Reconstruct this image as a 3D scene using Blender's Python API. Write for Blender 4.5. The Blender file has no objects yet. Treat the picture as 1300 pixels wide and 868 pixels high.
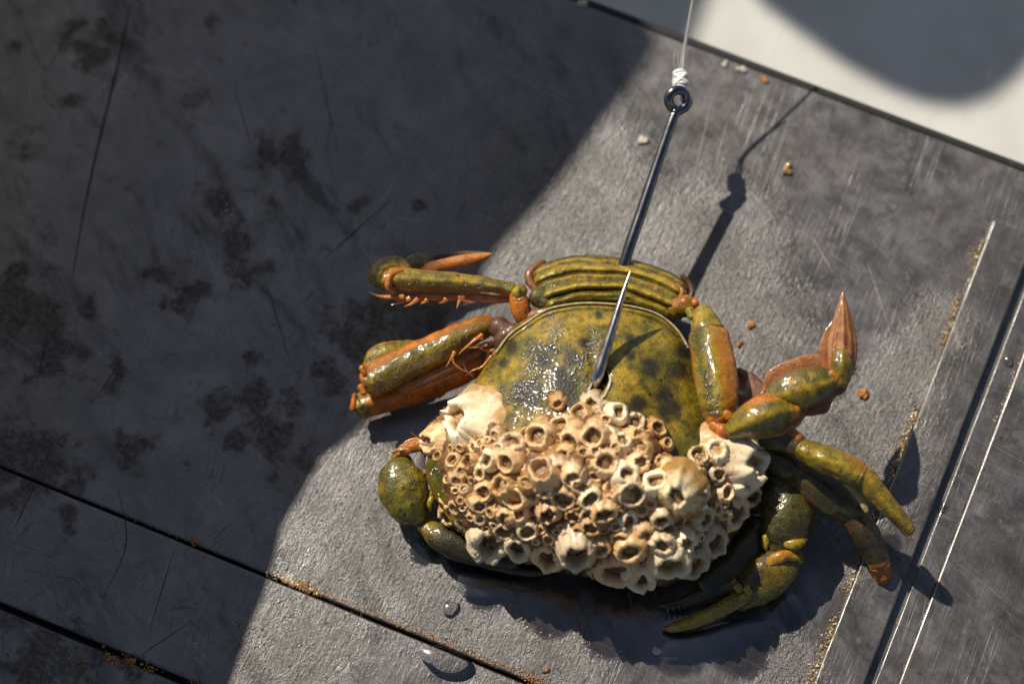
import bpy, bmesh, math, random
import numpy as np
from mathutils import Vector, Matrix, Quaternion, noise
from mathutils.bvhtree import BVHTree
random.seed(7); rng = np.random.default_rng(7)
MM = 0.001
S = bpy.context.scene
COL = S.collection

# ------------------------------------------------------------------ camera, sky, sun, exposure
TILT = math.radians(18.0); DIST = 620.0; FPX = DIST*6.0
cam_d = bpy.data.cameras.new('camera'); cam = bpy.data.objects.new('camera', cam_d); COL.objects.link(cam)
cam.location = (0, -DIST*math.sin(TILT)*MM, DIST*math.cos(TILT)*MM); cam.rotation_euler = (TILT, 0, 0)
cam_d.sensor_width = 36; cam_d.lens = FPX/1300*36; cam_d.clip_start = 0.02; cam_d.clip_end = 60
cam_d.dof.use_dof = True; cam_d.dof.focus_distance = (DIST-21)*MM; cam_d.dof.aperture_fstop = 7.5
S.camera = cam
SX, SY = 0.62, -0.743                       # shadow run per unit of height
elev = math.atan(1/math.hypot(SX, SY))
sun_vec = Vector((-SX, -SY, 1)).normalized()     # towards the sun
W = bpy.data.worlds.new('World'); S.world = W; W.use_nodes = True
wn = W.node_tree; sky = wn.nodes.new('ShaderNodeTexSky'); sky.sky_type = 'NISHITA'; sky.sun_disc = False
sky.sun_elevation = elev; sky.sun_rotation = math.atan2(sun_vec.x, sun_vec.y)
wn.links.new(sky.outputs[0], wn.nodes['Background'].inputs[0]); wn.nodes['Background'].inputs[1].default_value = 0.050
sky.dust_density = 1.2; sky.ozone_density = 0.45; sky.air_density = 1.0
sl = bpy.data.lights.new('sun', 'SUN'); sl.energy = 4.6; sl.angle = math.radians(0.5); sl.color = (1, 0.91, 0.78)
so = bpy.data.objects.new('sun', sl); COL.objects.link(so); so.rotation_euler = sun_vec.to_track_quat('Z', 'Y').to_euler()
S.view_settings.view_transform = 'Standard'; S.view_settings.look = 'None'; S.view_settings.exposure = 0.0; S.view_settings.gamma = 1
S.render.engine = 'CYCLES'

# ------------------------------------------------------------------ pixel <-> world (construction help, millimetres)
CAMP = Vector((0, -DIST*math.sin(TILT), DIST*math.cos(TILT)))
FW = Vector((0, math.sin(TILT), -math.cos(TILT))); UP = Vector((0, math.cos(TILT), math.sin(TILT))); RT = Vector((1, 0, 0))
def ray(px, py): return (FW + RT*((px-650)/FPX) + UP*((434-py)/FPX))
def P(px, py, h=0.0):
    d = ray(px, py); return CAMP + d*((h-CAMP.z)/d.z)
def PX(v):
    r = v-CAMP; z = r.dot(FW); return (650+FPX*r.dot(RT)/z, 434-FPX*r.dot(UP)/z)
def nz(v, s, seed=0): return noise.noise(Vector((v[0]*s+seed*17.3, v[1]*s-seed*9.1, v[2]*s+seed*3.7)))
def sm(a, b, x):
    t = min(1, max(0, (x-a)/(b-a))) if b != a else float(x > a); return t*t*(3-2*t)

# ------------------------------------------------------------------ materials
class M:
    def __init__(s, name):
        s.m = bpy.data.materials.new(name); s.m.use_nodes = True; s.t = s.m.node_tree; s.n = s.t.nodes; s.L = s.t.links.new
        s.b = s.n['Principled BSDF']
    def set(s, **k):
        for a, v in k.items():
            i = s.b.inputs[a.replace('_', ' ')]
            if hasattr(v, 'is_output') or isinstance(v, bpy.types.NodeSocket): s.L(v, i)
            else: i.default_value = v
        return s
    def pos(s, obj=False, scale=(1, 1, 1), rot=0):
        k = 1000.0
        if obj: o = s.n.new('ShaderNodeTexCoord').outputs['Object']; 
        else: o = s.n.new('ShaderNodeNewGeometry').outputs['Position']
        mp = s.n.new('ShaderNodeMapping'); s.L(o, mp.inputs[0]); mp.inputs['Scale'].default_value = tuple(k*c for c in scale)
        if rot:
            m0 = s.n.new('ShaderNodeMapping'); m0.vector_type = 'POINT'; s.L(o, m0.inputs[0]); m0.inputs['Rotation'].default_value = (0, 0, rot)
            s.L(m0.outputs[0], mp.inputs[0])
        return mp.outputs[0]
    def noise(s, vec, scale, detail=4, rough=.55, dist=0):
        x = s.n.new('ShaderNodeTexNoise'); s.L(vec, x.inputs['Vector']); x.inputs['Scale'].default_value = scale
        x.inputs['Detail'].default_value = detail; x.inputs['Roughness'].default_value = rough; x.inputs['Distortion'].default_value = dist
        return x.outputs['Fac']
    def vor(s, vec, scale, feature='F1', rnd=1):
        x = s.n.new('ShaderNodeTexVoronoi'); x.feature = feature; s.L(vec, x.inputs['Vector']); x.inputs['Scale'].default_value = scale
        x.inputs['Randomness'].default_value = rnd; return x.outputs['Distance']
    def ramp(s, f, *st):
        x = s.n.new('ShaderNodeValToRGB'); s.L(f, x.inputs[0]); e = x.color_ramp.elements
        while len(e) < len(st): e.new(0.5)
        for i, (p, c) in enumerate(st):
            e[i].position = p; e[i].color = (c, c, c, 1) if not isinstance(c, tuple) else (*c, 1)
        return x.outputs[0]
    def mix(s, f, a, b, blend='MIX'):
        x = s.n.new('ShaderNodeMix'); x.data_type = 'RGBA'; x.blend_type = blend
        for i, v in ((0, f), (6, a), (7, b)):
            if isinstance(v, bpy.types.NodeSocket): s.L(v, x.inputs[i])
            else: x.inputs[i].default_value = v if i == 0 else (*v, 1)
        return x.outputs[2]
    def math(s, op, a, b=0.0, clamp=False):
        x = s.n.new('ShaderNodeMath'); x.operation = op; x.use_clamp = clamp
        for i, v in ((0, a), (1, b)):
            if isinstance(v, bpy.types.NodeSocket): s.L(v, x.inputs[i])
            else: x.inputs[i].default_value = v
        return x.outputs[0]
    def attr(s, name):
        x = s.n.new('ShaderNodeAttribute'); x.attribute_name = name; return x.outputs
    def sep(s, c):
        x = s.n.new('ShaderNodeSeparateColor'); s.L(c, x.inputs[0]); return x.outputs
    def bump(s, h, dist_mm, strength=1.0, prev=None):
        x = s.n.new('ShaderNodeBump'); s.L(h, x.inputs['Height']); x.inputs['Distance'].default_value = dist_mm*MM
        if isinstance(strength, bpy.types.NodeSocket): s.L(strength, x.inputs['Strength'])
        else: x.inputs['Strength'].default_value = strength
        if prev is not None: s.L(prev, x.inputs['Normal'])
        return x.outputs[0]

def mat_board(name='scratched_grey_board', tint=.66):
    m = M(name); p = m.pos(); a = m.sep(m.attr('marks')['Color'])     # R grime, G wet, B worn edge with a painted glint
    rs = m.attr('rough')['Fac']
    big = m.noise(p, .035, 5, .6, .4); mid = m.noise(p, .18, 6, .65, .3); fine = m.noise(p, 1.6, 4, .7)
    col = m.ramp(big, (.36, (.048, .042, .038)), (.64, (.108, .093, .081)))
    col = m.mix(m.ramp(mid, (.40, .0), (.60, .8)), col, (.040, .037, .037))
    col = m.mix(m.math('MULTIPLY', m.ramp(fine, (.52, 0.0), (.68, .55)), rs), col, (.20, .18, .145))
    col = m.mix(1.0, col, (tint, tint*.99, tint*.98), 'MULTIPLY')
    # grime: brown black blotches with their own ragged outline
    g = m.math('ADD', a[0], m.math('MULTIPLY', m.math('SUBTRACT', m.noise(p, .21, 6, .62, .15), .5), 3.2))
    gm = m.math('MULTIPLY', m.ramp(g, (.34, 0.0), (.85, 1.0)), m.ramp(m.noise(p, .8, 5, .8), (.34, .45), (.55, 1.0)))
    spk = m.ramp(m.noise(p, .16, 9, .78, .2), (.56, 0.0), (.68, .8))
    gm = m.math('MAXIMUM', gm, m.math('MULTIPLY', spk, m.ramp(m.noise(p, .03, 3), (.4, .25), (.62, 1.0))))
    col = m.mix(gm, col, m.ramp(m.noise(p, .9, 4, .7), (.42, (.014, .010, .007)), (.60, (.085, .056, .030))))
    sm1 = m.math('MULTIPLY', m.ramp(m.noise(m.pos(scale=(1, .3, 1), rot=-.5), .11, 7, .72, .3), (.50, 0.0), (.63, .9)), m.ramp(m.noise(p, .022, 2), (.40, .15), (.56, 1.0)))
    col = m.mix(sm1, col, (.022, .018, .014))
    # dusty pale film in places
    dust = m.math('MULTIPLY', m.ramp(m.noise(p, .09, 7, .7, .8), (.52, 0.0), (.72, .45)), rs)
    col = m.mix(dust, col, (.17, .15, .12))
    # dried salt crystals: pale angular flecks in the rough patches
    cr = m.math('MULTIPLY', m.ramp(m.vor(p, 1.25), (.12, 1.0), (.30, 0.0)), m.ramp(m.math('ADD', m.math('MULTIPLY', m.noise(p, .10, 4, .7), .9), m.math('MULTIPLY', rs, .5)), (.74, 0.0), (.95, 1.0)))
    col = m.mix(m.math('MULTIPLY', cr, .5), col, (.26, .23, .18))
    # scratches
    sc = None
    for rot, sc_y, scl, th in ((.35, .03, .9, .02), (-1.1, .02, .7, .017), (2.3, .016, .5, .015)):
        v = m.pos(scale=(1, sc_y, 1), rot=rot)
        e = m.ramp(m.vor(v, scl*.55, 'DISTANCE_TO_EDGE'), (0.0, 1.0), (th, 0.0))
        k = m.ramp(m.noise(m.pos(rot=rot, scale=(1, .4, 1)), .06, 4, .6), (.50, 0.0), (.60, .9))
        e = m.math('MULTIPLY', e, k); sc = e if sc is None else m.math('MAXIMUM', sc, e)
    col = m.mix(m.math('MULTIPLY', sc, .55), col, (.24, .225, .2))
    dl = None
    for rot, scl in ((.9, .5), (-.3, .42), (.15, .35), (-1.3, .45)):
        v = m.pos(scale=(1, .05, 1), rot=rot)
        e = m.math('MULTIPLY', m.ramp(m.vor(v, scl, 'DISTANCE_TO_EDGE'), (0.0, 1.0), (.022, 0.0)), m.ramp(m.noise(m.pos(rot=rot), .09, 5, .7), (.52, 0.0), (.62, .9)))
        dl = e if dl is None else m.math('MAXIMUM', dl, e)
    col = m.mix(m.math('MULTIPLY', dl, .75), col, (.016, .014, .013))
    col = m.mix(m.math('MULTIPLY', a[2], m.ramp(m.noise(p, .35, 6, .75), (.38, .12), (.6, .7))), col, (.36, .33, .27))
    wetm = m.ramp(m.math('ADD', a[1], m.math('MULTIPLY', m.math('SUBTRACT', m.noise(p, .16, 5, .6), .5), .8)), (.36, 0.0), (.66, 1.0))
    col = m.mix(m.math('MULTIPLY', wetm, .55), col, (.018, .017, .018))
    dry = m.math('SUBTRACT', 1.0, wetm)
    rough = m.mix(wetm, m.mix(gm, m.ramp(mid, (.35, .27), (.65, .46)), (.75, .75, .75)), (.09, .09, .09))
    st1 = m.noise(m.pos(scale=(1, .16, 1), rot=.42), 1.5, 4, .65); st2 = m.noise(m.pos(scale=(1, .12, 1), rot=-.75), 1.3, 4, .65)
    f1 = m.math('MULTIPLY', m.ramp(m.vor(m.pos(scale=(1, .6, 1), rot=.6), 1.1), (.0, 1.0), (.40, 0.0)), m.ramp(m.noise(p, .38, 6, .8), (.50, 0.0), (.60, 1.0)))
    f2 = m.noise(p, .9, 6, .75)
    patch = m.ramp(m.math('MULTIPLY', m.math('ADD', rs, .12), m.math('ADD', m.noise(p, .16, 6, .75, .5), .35)), (.42, 0.0), (.80, 1.0))
    h = m.math('ADD', m.math('MULTIPLY', m.math('ADD', m.math('MULTIPLY', f1, .8), f2), m.math('ADD', patch, .05)), m.math('MULTIPLY', m.math('ADD', st1, st2), m.math('ADD', m.math('MULTIPLY', rs, .55), .10)))
    b = m.bump(h, .19, m.math('ADD', m.math('MULTIPLY', dry, .95), .05))
    b = m.bump(sc, -.02, m.math('MULTIPLY', dry, .7), b)
    m.set(Base_Color=col, Roughness=rough, Normal=b); m.b.inputs['Specular IOR Level'].default_value = .7
    m.L(m.math('MULTIPLY', m.math('SUBTRACT', 1.0, m.math('MULTIPLY', m.math('MAXIMUM', m.math('MAXIMUM', gm, sm1), dl), .85)), m.math('MULTIPLY', m.ramp(m.noise(p, .07, 6, .7, .5), (.3, .55), (.65, 1.0)), m.math('SUBTRACT', 1.0, m.math('MULTIPLY', rs, .55)))), m.b.inputs['Coat Weight']); m.b.inputs['Coat IOR'].default_value = 2.6; m.b.inputs['Coat Tint'].default_value = (1, .94, .90, 1); m.L(rough, m.b.inputs['Coat Roughness'])
    m.L(b, m.b.inputs['Coat Normal'])
    return m.m

def mat_shell(name='wet_green_shell', spots=True):
    m = M(name); p = m.pos(obj=True); a = m.sep(m.attr('pig')['Color'])
    n1 = m.noise(p, .11, 4, .6, .5); n2 = m.noise(p, .5, 6, .7); n3 = m.noise(p, 2.6, 3, .7)
    col = m.ramp(n1, (.35, (.040, .055, .002)), (.48, (.155, .138, .004)), (.64, (.42, .25, .006)))
    col = m.mix(m.ramp(n2, (.40, 0.0), (.60, .85)), col, (.026, .030, .006))
    col = m.mix(m.ramp(n3, (.50, 0.0), (.70, .6)), col, (.28, .20, .03))
    sp = m.ramp(m.math('ADD', m.vor(p, .42), m.math('MULTIPLY', n2, .25)), (.27, .95), (.35, 0.0))
    col = m.mix(m.math('MULTIPLY', sp, m.math('SUBTRACT', 1.0, a[0], True)), col, (.022, .026, .014))
    yv = m.math('MULTIPLY', a[2], m.ramp(n2, (.35, 1.0), (.62, .25)))
    col = m.mix(yv, col, (.56, .36, .022))
    ov = m.ramp(m.math('ADD', a[0], m.math('MULTIPLY', m.math('SUBTRACT', n2, .5), 1.1)), (.18, 0.0), (.95, 1.0))
    col = m.mix(ov, col, m.ramp(n2, (.36, (.30, .065, .004)), (.64, (.66, .22, .014))))
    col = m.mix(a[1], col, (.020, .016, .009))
    b = m.bump(m.noise(p, .55, 5, .65), .5, .45)
    b = m.bump(m.vor(p, 2.6), -.14, .6, b)
    cb = m.bump(m.math('ADD', m.vor(p, 2.2), m.math('MULTIPLY', m.noise(p, .6, 3), 1.2)), -.10, .55)
    m.set(Base_Color=col, Roughness=m.ramp(n2, (.3, .32), (.7, .5)), Normal=b)
    m.b.inputs['Coat Weight'].default_value = 1.0; m.b.inputs['Coat Roughness'].default_value = .06; m.b.inputs['Specular IOR Level'].default_value = .3; m.L(cb, m.b.inputs['Coat Normal'])
    return m.m

def mat_membrane(name, c1, c2, rough=.25):
    m = M(name); p = m.pos(obj=True)
    n = m.noise(p, .5, 5, .65, .4)
    m.set(Base_Color=m.ramp(n, (.35, c1), (.66, c2)), Roughness=rough, Normal=m.bump(m.noise(p, 1.6, 5, .7), .3, .8)); m.L(m.bump(m.noise(p, 1.2, 3, .6), .12, .5), m.b.inputs['Coat Normal'])
    m.b.inputs['Coat Weight'].default_value = 1.0; m.b.inputs['Coat Roughness'].default_value = .1
    m.b.inputs['Subsurface Weight'].default_value = .3; m.b.inputs['Subsurface Radius'].default_value = (1, .4, .12); m.b.inputs['Subsurface Scale'].default_value = .0012
    return m.m

def mat_barnacle(name, light, tan, brown):
    m = M(name); p = m.pos(obj=True); oi = m.n.new('ShaderNodeObjectInfo')
    a = m.sep(m.attr('pig')['Color'])          # R rim, G inside, B height
    pp = m.n.new('ShaderNodeVectorMath'); pp.operation = 'ADD'; m.L(p, pp.inputs[0]); 
    cv = m.n.new('ShaderNodeVectorMath'); cv.operation = 'SCALE'; m.L(oi.outputs['Random'], cv.inputs['Scale']); cv.inputs[0].default_value = (91, 57, 33)
    m.L(cv.outputs[0], pp.inputs[1]); p = pp.outputs[0]
    wp = m.pos()
    n1 = m.noise(wp, .22, 5, .65, .4); n2 = m.noise(p, 1.3, 5, .7)
    col = m.ramp(n2, (.3, tan), (.62, light))
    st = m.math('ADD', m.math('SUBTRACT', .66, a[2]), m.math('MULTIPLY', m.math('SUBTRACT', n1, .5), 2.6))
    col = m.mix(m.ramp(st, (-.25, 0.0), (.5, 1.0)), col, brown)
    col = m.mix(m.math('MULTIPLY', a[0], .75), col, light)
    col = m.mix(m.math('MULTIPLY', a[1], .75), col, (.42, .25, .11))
    col = m.mix(m.ramp(m.noise(p, 1.6, 6, .75), (.56, 0.0), (.70, .5)), col, brown)
    hv = m.n.new('ShaderNodeHueSaturation'); m.L(col, hv.inputs['Color']); m.L(m.math('ADD', m.math('MULTIPLY', oi.outputs['Random'], .5), .84), hv.inputs['Value']); m.L(m.math('ADD', m.math('MULTIPLY', oi.outputs['Random'], -.22), 1.10), hv.inputs['Saturation']); col = hv.outputs[0]
    v = m.bump(m.noise(p, 2.2, 5, .7), .26, .85); m.L(v, m.b.inputs['Coat Normal'])
    m.set(Base_Color=col, Roughness=m.ramp(n2, (.3, .28), (.7, .5)), Normal=v)
    m.b.inputs['Coat Weight'].default_value = .35; m.b.inputs['Coat Roughness'].default_value = .08
    return m.m

def mat_simple(name, col, rough=.5, metal=0, bump=None, var=.25, scale=1.0, coat=0):
    m = M(name); p = m.pos(obj=True); n = m.noise(p, scale, 4, .65)
    c = m.ramp(n, (.3, tuple(x*(1-var) for x in col)), (.7, tuple(min(1, x*(1+var)) for x in col)))
    m.set(Base_Color=c, Roughness=rough, Metallic=metal)
    if bump: m.set(Normal=m.bump(m.noise(p, scale*2, 4), bump, .6))
    m.b.inputs['Coat Weight'].default_value = coat; m.b.inputs['Coat Roughness'].default_value = .08
    return m.m

def mat_water(name):
    m = M(name); m.n.remove(m.b); out = m.n['Material Output']
    tr = m.n.new('ShaderNodeBsdfTransparent'); tr.inputs[0].default_value = (.93, .93, .93, 1)
    gl = m.n.new('ShaderNodeBsdfGlossy'); gl.inputs['Roughness'].default_value = .16
    fr = m.n.new('ShaderNodeFresnel'); fr.inputs[0].default_value = 1.36
    mx = m.n.new('ShaderNodeMixShader'); m.L(m.math('ADD', fr.outputs[0], .12), mx.inputs[0]); m.L(tr.outputs[0], mx.inputs[1]); m.L(gl.outputs[0], mx.inputs[2])
    m.L(mx.outputs[0], out.inputs[0]); return m.m

HINGE = mat_membrane('pale_hinge', (.33, .24, .09), (.55, .42, .2)); BOARD = mat_board(); BOARD2 = mat_board('darker_grey_board', .58); SHELL = mat_shell()
MEMB = mat_membrane('amber_membrane', (.24, .070, .012), (.46, .19, .045)); DARKMEMB = mat_membrane('dark_brown_membrane', (.06, .022, .008), (.17, .06, .016), .3)
SPINE = mat_membrane('orange_spine', (.50, .13, .02), (.68, .30, .06))
BARN = [mat_barnacle('cream_barnacle', (.80, .53, .25), (.52, .28, .085), (.20, .08, .016)), mat_barnacle('white_barnacle', (.88, .72, .46), (.70, .48, .23), (.36, .18, .05)),
        mat_barnacle('brown_barnacle', (.64, .40, .18), (.40, .21, .07), (.17, .07, .018)), mat_barnacle('grey_barnacle', (.66, .51, .33), (.44, .29, .14), (.22, .10, .03))]
OPERC = mat_simple('barnacle_valve', (.46, .29, .14), .28, bump=.2, scale=1.2, coat=.4)
SHELLWHITE = mat_barnacle('pale_shell_plate', (.92, .78, .52), (.76, .56, .30), (.50, .29, .10))
CRUST = mat_barnacle('brown_crust', (.30, .15, .055), (.15, .07, .022), (.05, .022, .008))
STEEL = mat_simple('black_nickel_steel', (.22, .22, .235), .22, 1.0, var=.3, scale=.5, bump=.03)
POINT = mat_simple('worn_steel', (.55, .50, .49), .24, 1.0, var=.45, scale=.6, bump=.03)
LINE = mat_simple('clear_nylon', (.62, .62, .6), .2, var=.1, coat=.6); KNOT = mat_simple('white_knot', (.86, .85, .83), .4, var=.05, coat=.3)
LINE.node_tree.nodes['Principled BSDF'].inputs['Transmission Weight'].default_value = .45
WATER = mat_water('water')
RUST = mat_simple('rust_crumb', (.42, .17, .035), .6, var=.8, scale=.9, bump=.2); SAND = mat_simple('golden_grit', (.30, .19, .075), .35, var=.7, scale=.6, bump=.1, coat=.5)
PALE = mat_simple('pale_salt', (.62, .55, .44), .4, var=.35, scale=.6, bump=.2, coat=.3); MATTE_BLACK = mat_simple('matte_black', (.014, .014, .015), .5, var=.3)
SCR_D = mat_simple('dark_scratch', (.018, .017, .017), .6, var=.3); SCR_L = mat_simple('bright_scratch', (.36, .33, .28), .45, var=.4)

# ------------------------------------------------------------------ object helpers
def finish(name, verts, faces, mat, parent=None, base=None, smooth=True, attrs=None, rough=None):
    """verts in mm, world; base = origin in mm"""
    b = Vector(base) if base is not None else (Vector(parent['_b']) if parent is not None and '_b' in parent else Vector((0, 0, 0)))
    me = bpy.data.meshes.new(name); A = (np.array([tuple(v) for v in verts], dtype=float) - np.array(b))*MM
    me.from_pydata(A.tolist(), [], faces); me.materials.append(mat)
    if smooth: me.polygons.foreach_set('use_smooth', [True]*len(me.polygons))
    if attrs is not None:
        for an, arr in attrs.items():
            arr = np.asarray(arr, dtype=float)
            if arr.ndim == 2:
                c = me.color_attributes.new(an, 'FLOAT_COLOR', 'POINT'); full = np.ones((len(arr), 4)); full[:, :3] = arr; c.data.foreach_set('color', full.ravel())
            else:
                c = me.attributes.new(an, 'FLOAT', 'POINT'); c.data.foreach_set('value', arr.ravel())
    me.update(); o = bpy.data.objects.new(name, me); COL.objects.link(o)
    if parent is not None: o.parent = parent; o['_b'] = tuple(b)
    else: o.location = b*MM; o['_b'] = tuple(b)
    return o
def thing(name, label, cat, base, group=None):
    o = bpy.data.objects.new(name, None); o.empty_display_size = .01; COL.objects.link(o); o.location = Vector(base)*MM; o['_b'] = tuple(base)
    return tag(o, label, cat, group)
def tag(o, label=None, cat=None, group=None, kind=None):
    for k, v in (('label', label), ('category', cat), ('group', group), ('kind', kind)):
        if v: o[k] = v
    return o
def catmull(vals, m):
    v = np.array(vals, float); n = len(v)
    if n == 2: t = np.linspace(0, 1, m)[:, None]; return v[0]*(1-t)+v[1]*t
    e = np.vstack([2*v[0]-v[1], v, 2*v[-1]-v[-2]]); out = []
    for t in np.linspace(0, n-1, m):
        i = min(int(t), n-2); f = t-i; a, b, c, d = e[i], e[i+1], e[i+2], e[i+3]
        out.append(.5*((2*b)+(-a+c)*f+(2*a-5*b+4*c-d)*f*f+(-a+3*b-3*c+d)*f**3))
    return np.array(out)
def loft_data(pts, rad, n=20, m=None, cap=(.9, .9), world=False, rough=.0, ridges=0, ridge_amp=0, keel=0, lip=0, seed=0, shape=2.0, roll=0, pig=None, upv=None, fade=1.0):
    c = [tuple(P(*p)) if not world else tuple(p) for p in pts]
    m = m or max(8, 6*len(pts)); C = catmull(c, m); R = np.maximum(catmull(rad, m), .01)
    T = np.gradient(C, axis=0); T /= np.linalg.norm(T, axis=1)[:, None]+1e-9
    rings = []   # centre, tangent, scale, s
    K = 5
    for k in range(K, 0, -1):
        u = k/K*.995; rings.append((C[0]-T[0]*R[0].max()*cap[0]*u, T[0], R[0]*math.sqrt(1-u*u), 0))
    for i in range(m): rings.append((C[i], T[i], R[i], i/(m-1)))
    for k in range(1, K+1):
        u = k/K*.995; rings.append((C[-1]+T[-1]*R[-1].max()*cap[1]*u, T[-1], R[-1]*math.sqrt(1-u*u), 1))
    V = []; F = []; A = []; u0 = Vector(upv) if upv else Vector((0, -math.sin(TILT), math.cos(TILT)))
    for c_, t_, r_, s_ in rings:
        t = Vector(t_); side = t.cross(u0).normalized(); top = side.cross(t).normalized()
        for j in range(n):
            ph = 2*math.pi*j/n; cs, sn = math.cos(ph), math.sin(ph)
            e = (abs(cs)**shape+abs(sn)**shape)**(-1/shape)
            w = 1+(ridge_amp*math.cos(ridges*ph) if ridges else 0)+keel*(abs(cs)**14+.55*max(0, sn)**22+.4*max(0, math.cos(ph-1.0))**30)+lip*(math.exp(-((s_-.95)/.03)**2)+.6*math.exp(-((s_-.04)/.03)**2)-.6*math.exp(-((s_-.885)/.02)**2))
            cs2, sn2 = cs*e*w, sn*e*w
            cr, sr = math.cos(roll), math.sin(roll)
            a_, b_ = r_[0]*cs2, r_[1]*sn2; a2 = a_*cr-b_*sr; b2 = a_*sr+b_*cr
            v = Vector(c_)+side*a2+top*b2
            if rough:
                d = (side*a2+top*b2); l = d.length
                if l > 1e-4: v += d/l*(rough*(nz(v, .35, seed)+.5*nz(v, .9, seed+1)))*min(1, l)
            V.append(v); A.append(pig(s_, ph) if pig else (0, 0, 0))
    nr = len(rings)
    for i in range(nr-1):
        for j in range(n):
            F.append((i*n+j, i*n+(j+1) % n, (i+1)*n+(j+1) % n, (i+1)*n+j))
    F.append(tuple(range(n-1, -1, -1))); F.append(tuple((nr-1)*n+j for j in range(n)))
    F = [tuple(reversed(f)) for f in F]
    return V, F, A
def loft(name, pts, rad, mat, parent=None, **k):
    V, F, A = loft_data(pts, rad, **k); return finish(name, V, F, mat, parent, attrs={'pig': A}, base=None if parent else V[0])
def join(parts):
    V = []; F = []; A = []
    for v, f, a in parts:
        o = len(V); V += list(v); F += [tuple(i+o for i in q) for q in f]; A += list(a)
    return V, F, A
def px2mm(*r): return [(a/6.0, b/6.0) for a, b in r]

# ------------------------------------------------------------------ SETTING: deck
def grid_obj(name, x0, x1, y0, y1, z, nx, ny, mat, **t):
    V = [(x0+(x1-x0)*i/nx, y0+(y1-y0)*j/ny, z) for j in range(ny+1) for i in range(nx+1)]
    F = [(j*(nx+1)+i, j*(nx+1)+i+1, (j+1)*(nx+1)+i+1, (j+1)*(nx+1)+i) for j in range(ny) for i in range(nx)]
    o = finish(name, V, F, mat); return tag(o, **t)
DECKZ = -165.0
dm = M('white_deck_paint'); p = dm.pos()
dm.set(Base_Color=dm.mix(dm.ramp(dm.noise(p, .03, 6, .7), (.4, 0.0), (.62, .8)), dm.ramp(dm.noise(p, .4, 5, .7), (.3, (.64, .645, .61)), (.7, (.76, .765, .73))), (.56, .56, .52)), Roughness=.5, Normal=dm.bump(dm.noise(p, 1, 4), .2, .5))
grid_obj('deck', -6000, 6000, -6000, 6000, DECKZ, 4, 4, dm.m, kind='structure')

# ------------------------------------------------------------------ board
A0 = P(740, 0); A1 = P(1300, 212); U = (A1-A0).normalized(); Vv = Vector((U.y, -U.x, 0))     # Vv points into the board
def uv(px, py, h=0): d = P(px, py, h)-A0; return d.dot(U), d.dot(Vv)
def BW(u, v, z=0): return A0+U*u+Vv*v+Vector((0, 0, z))
v_s1 = (uv(0, 598)[1]+uv(690, 868)[1])/2; v_s2 = (uv(0, 770)[1]+uv(250, 868)[1])/2
u_a = (uv(1250, 325)[0]+uv(1030, 860)[0])/2; v_c = uv(1268, 287)[1]
u_g0 = (uv(1293, 365)[0]+uv(1093, 868)[0])/2; u_g1 = u_g0+2.0; u_c = (uv(1296, 470)[0]+uv(1138, 862)[0])/2
board = thing('bait_board', 'scratched dark grey boat board with grooves and raised strips under the crab', 'board', BW(0, 0, -4))
BL = [(285, 252, 30), (300, 300, 30), (315, 345, 26), (365, 200, 36), (25, 390, 60), (70, 440, 50), (120, 60, 40), (240, 370, 30), (340, 540, 50), (30, 590, 60), (450, 430, 50), (60, 850, 70), (30, 185, 20), (345, 195, 24), (380, 215, 18), (350, 260, 18), (450, 262, 16), (25, 350, 26), (60, 410, 30), (110, 390, 16), (205, 350, 20), (215, 385, 18), (150, 470, 14), (140, 490, 10),
      (15, 575, 34), (60, 595, 30), (100, 610, 24), (165, 575, 26), (180, 560, 16), (320, 465, 14), (330, 500, 24), (280, 520, 28), (300, 560, 24), (350, 540, 20), (380, 585, 20), (420, 480, 26), (480, 400, 34), (450, 430, 26), (540, 390, 24), (85, 650, 16), (90, 670, 14), (530, 262, 12),
      (10, 790, 24), (60, 810, 26), (120, 830, 26), (40, 840, 20), (170, 850, 20), (250, 120, 18), (270, 30, 14), (20, 60, 14), (90, 130, 12), (555, 410, 26)]
WET = [(620, 745, 34), (590, 715, 26), (700, 770, 46), (780, 800, 40), (860, 815, 46), (940, 820, 46), (1000, 775, 26), (660, 730, 40),(1190, 645, 12), (1130, 690, 16), (560, 590, 30), (600, 560, 30), (800, 740, 60), (920, 720, 60), (540, 700, 22)]
ROUGHP = [(470, 680, 110), (400, 620, 60), (560, 770, 90), (420, 760, 80), (700, 820, 90), (990, 850, 60), (1060, 700, 50), (1090, 600, 90), (1120, 540, 70), (1150, 480, 60), (700, 250, 130), (900, 330, 110), (960, 420, 90), (380, 830, 90), (1060, 560, 60), (660, 310, 60), (1190, 420, 50), (640, 840, 70)]
def blob(px, py, L): 
    s = 0
    for x, y, r in L:
        d2 = ((px-x)**2+(py-y)**2)/(r*r)
        if d2 < 6: s = max(s, math.exp(-d2*.9))
    return s
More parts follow.
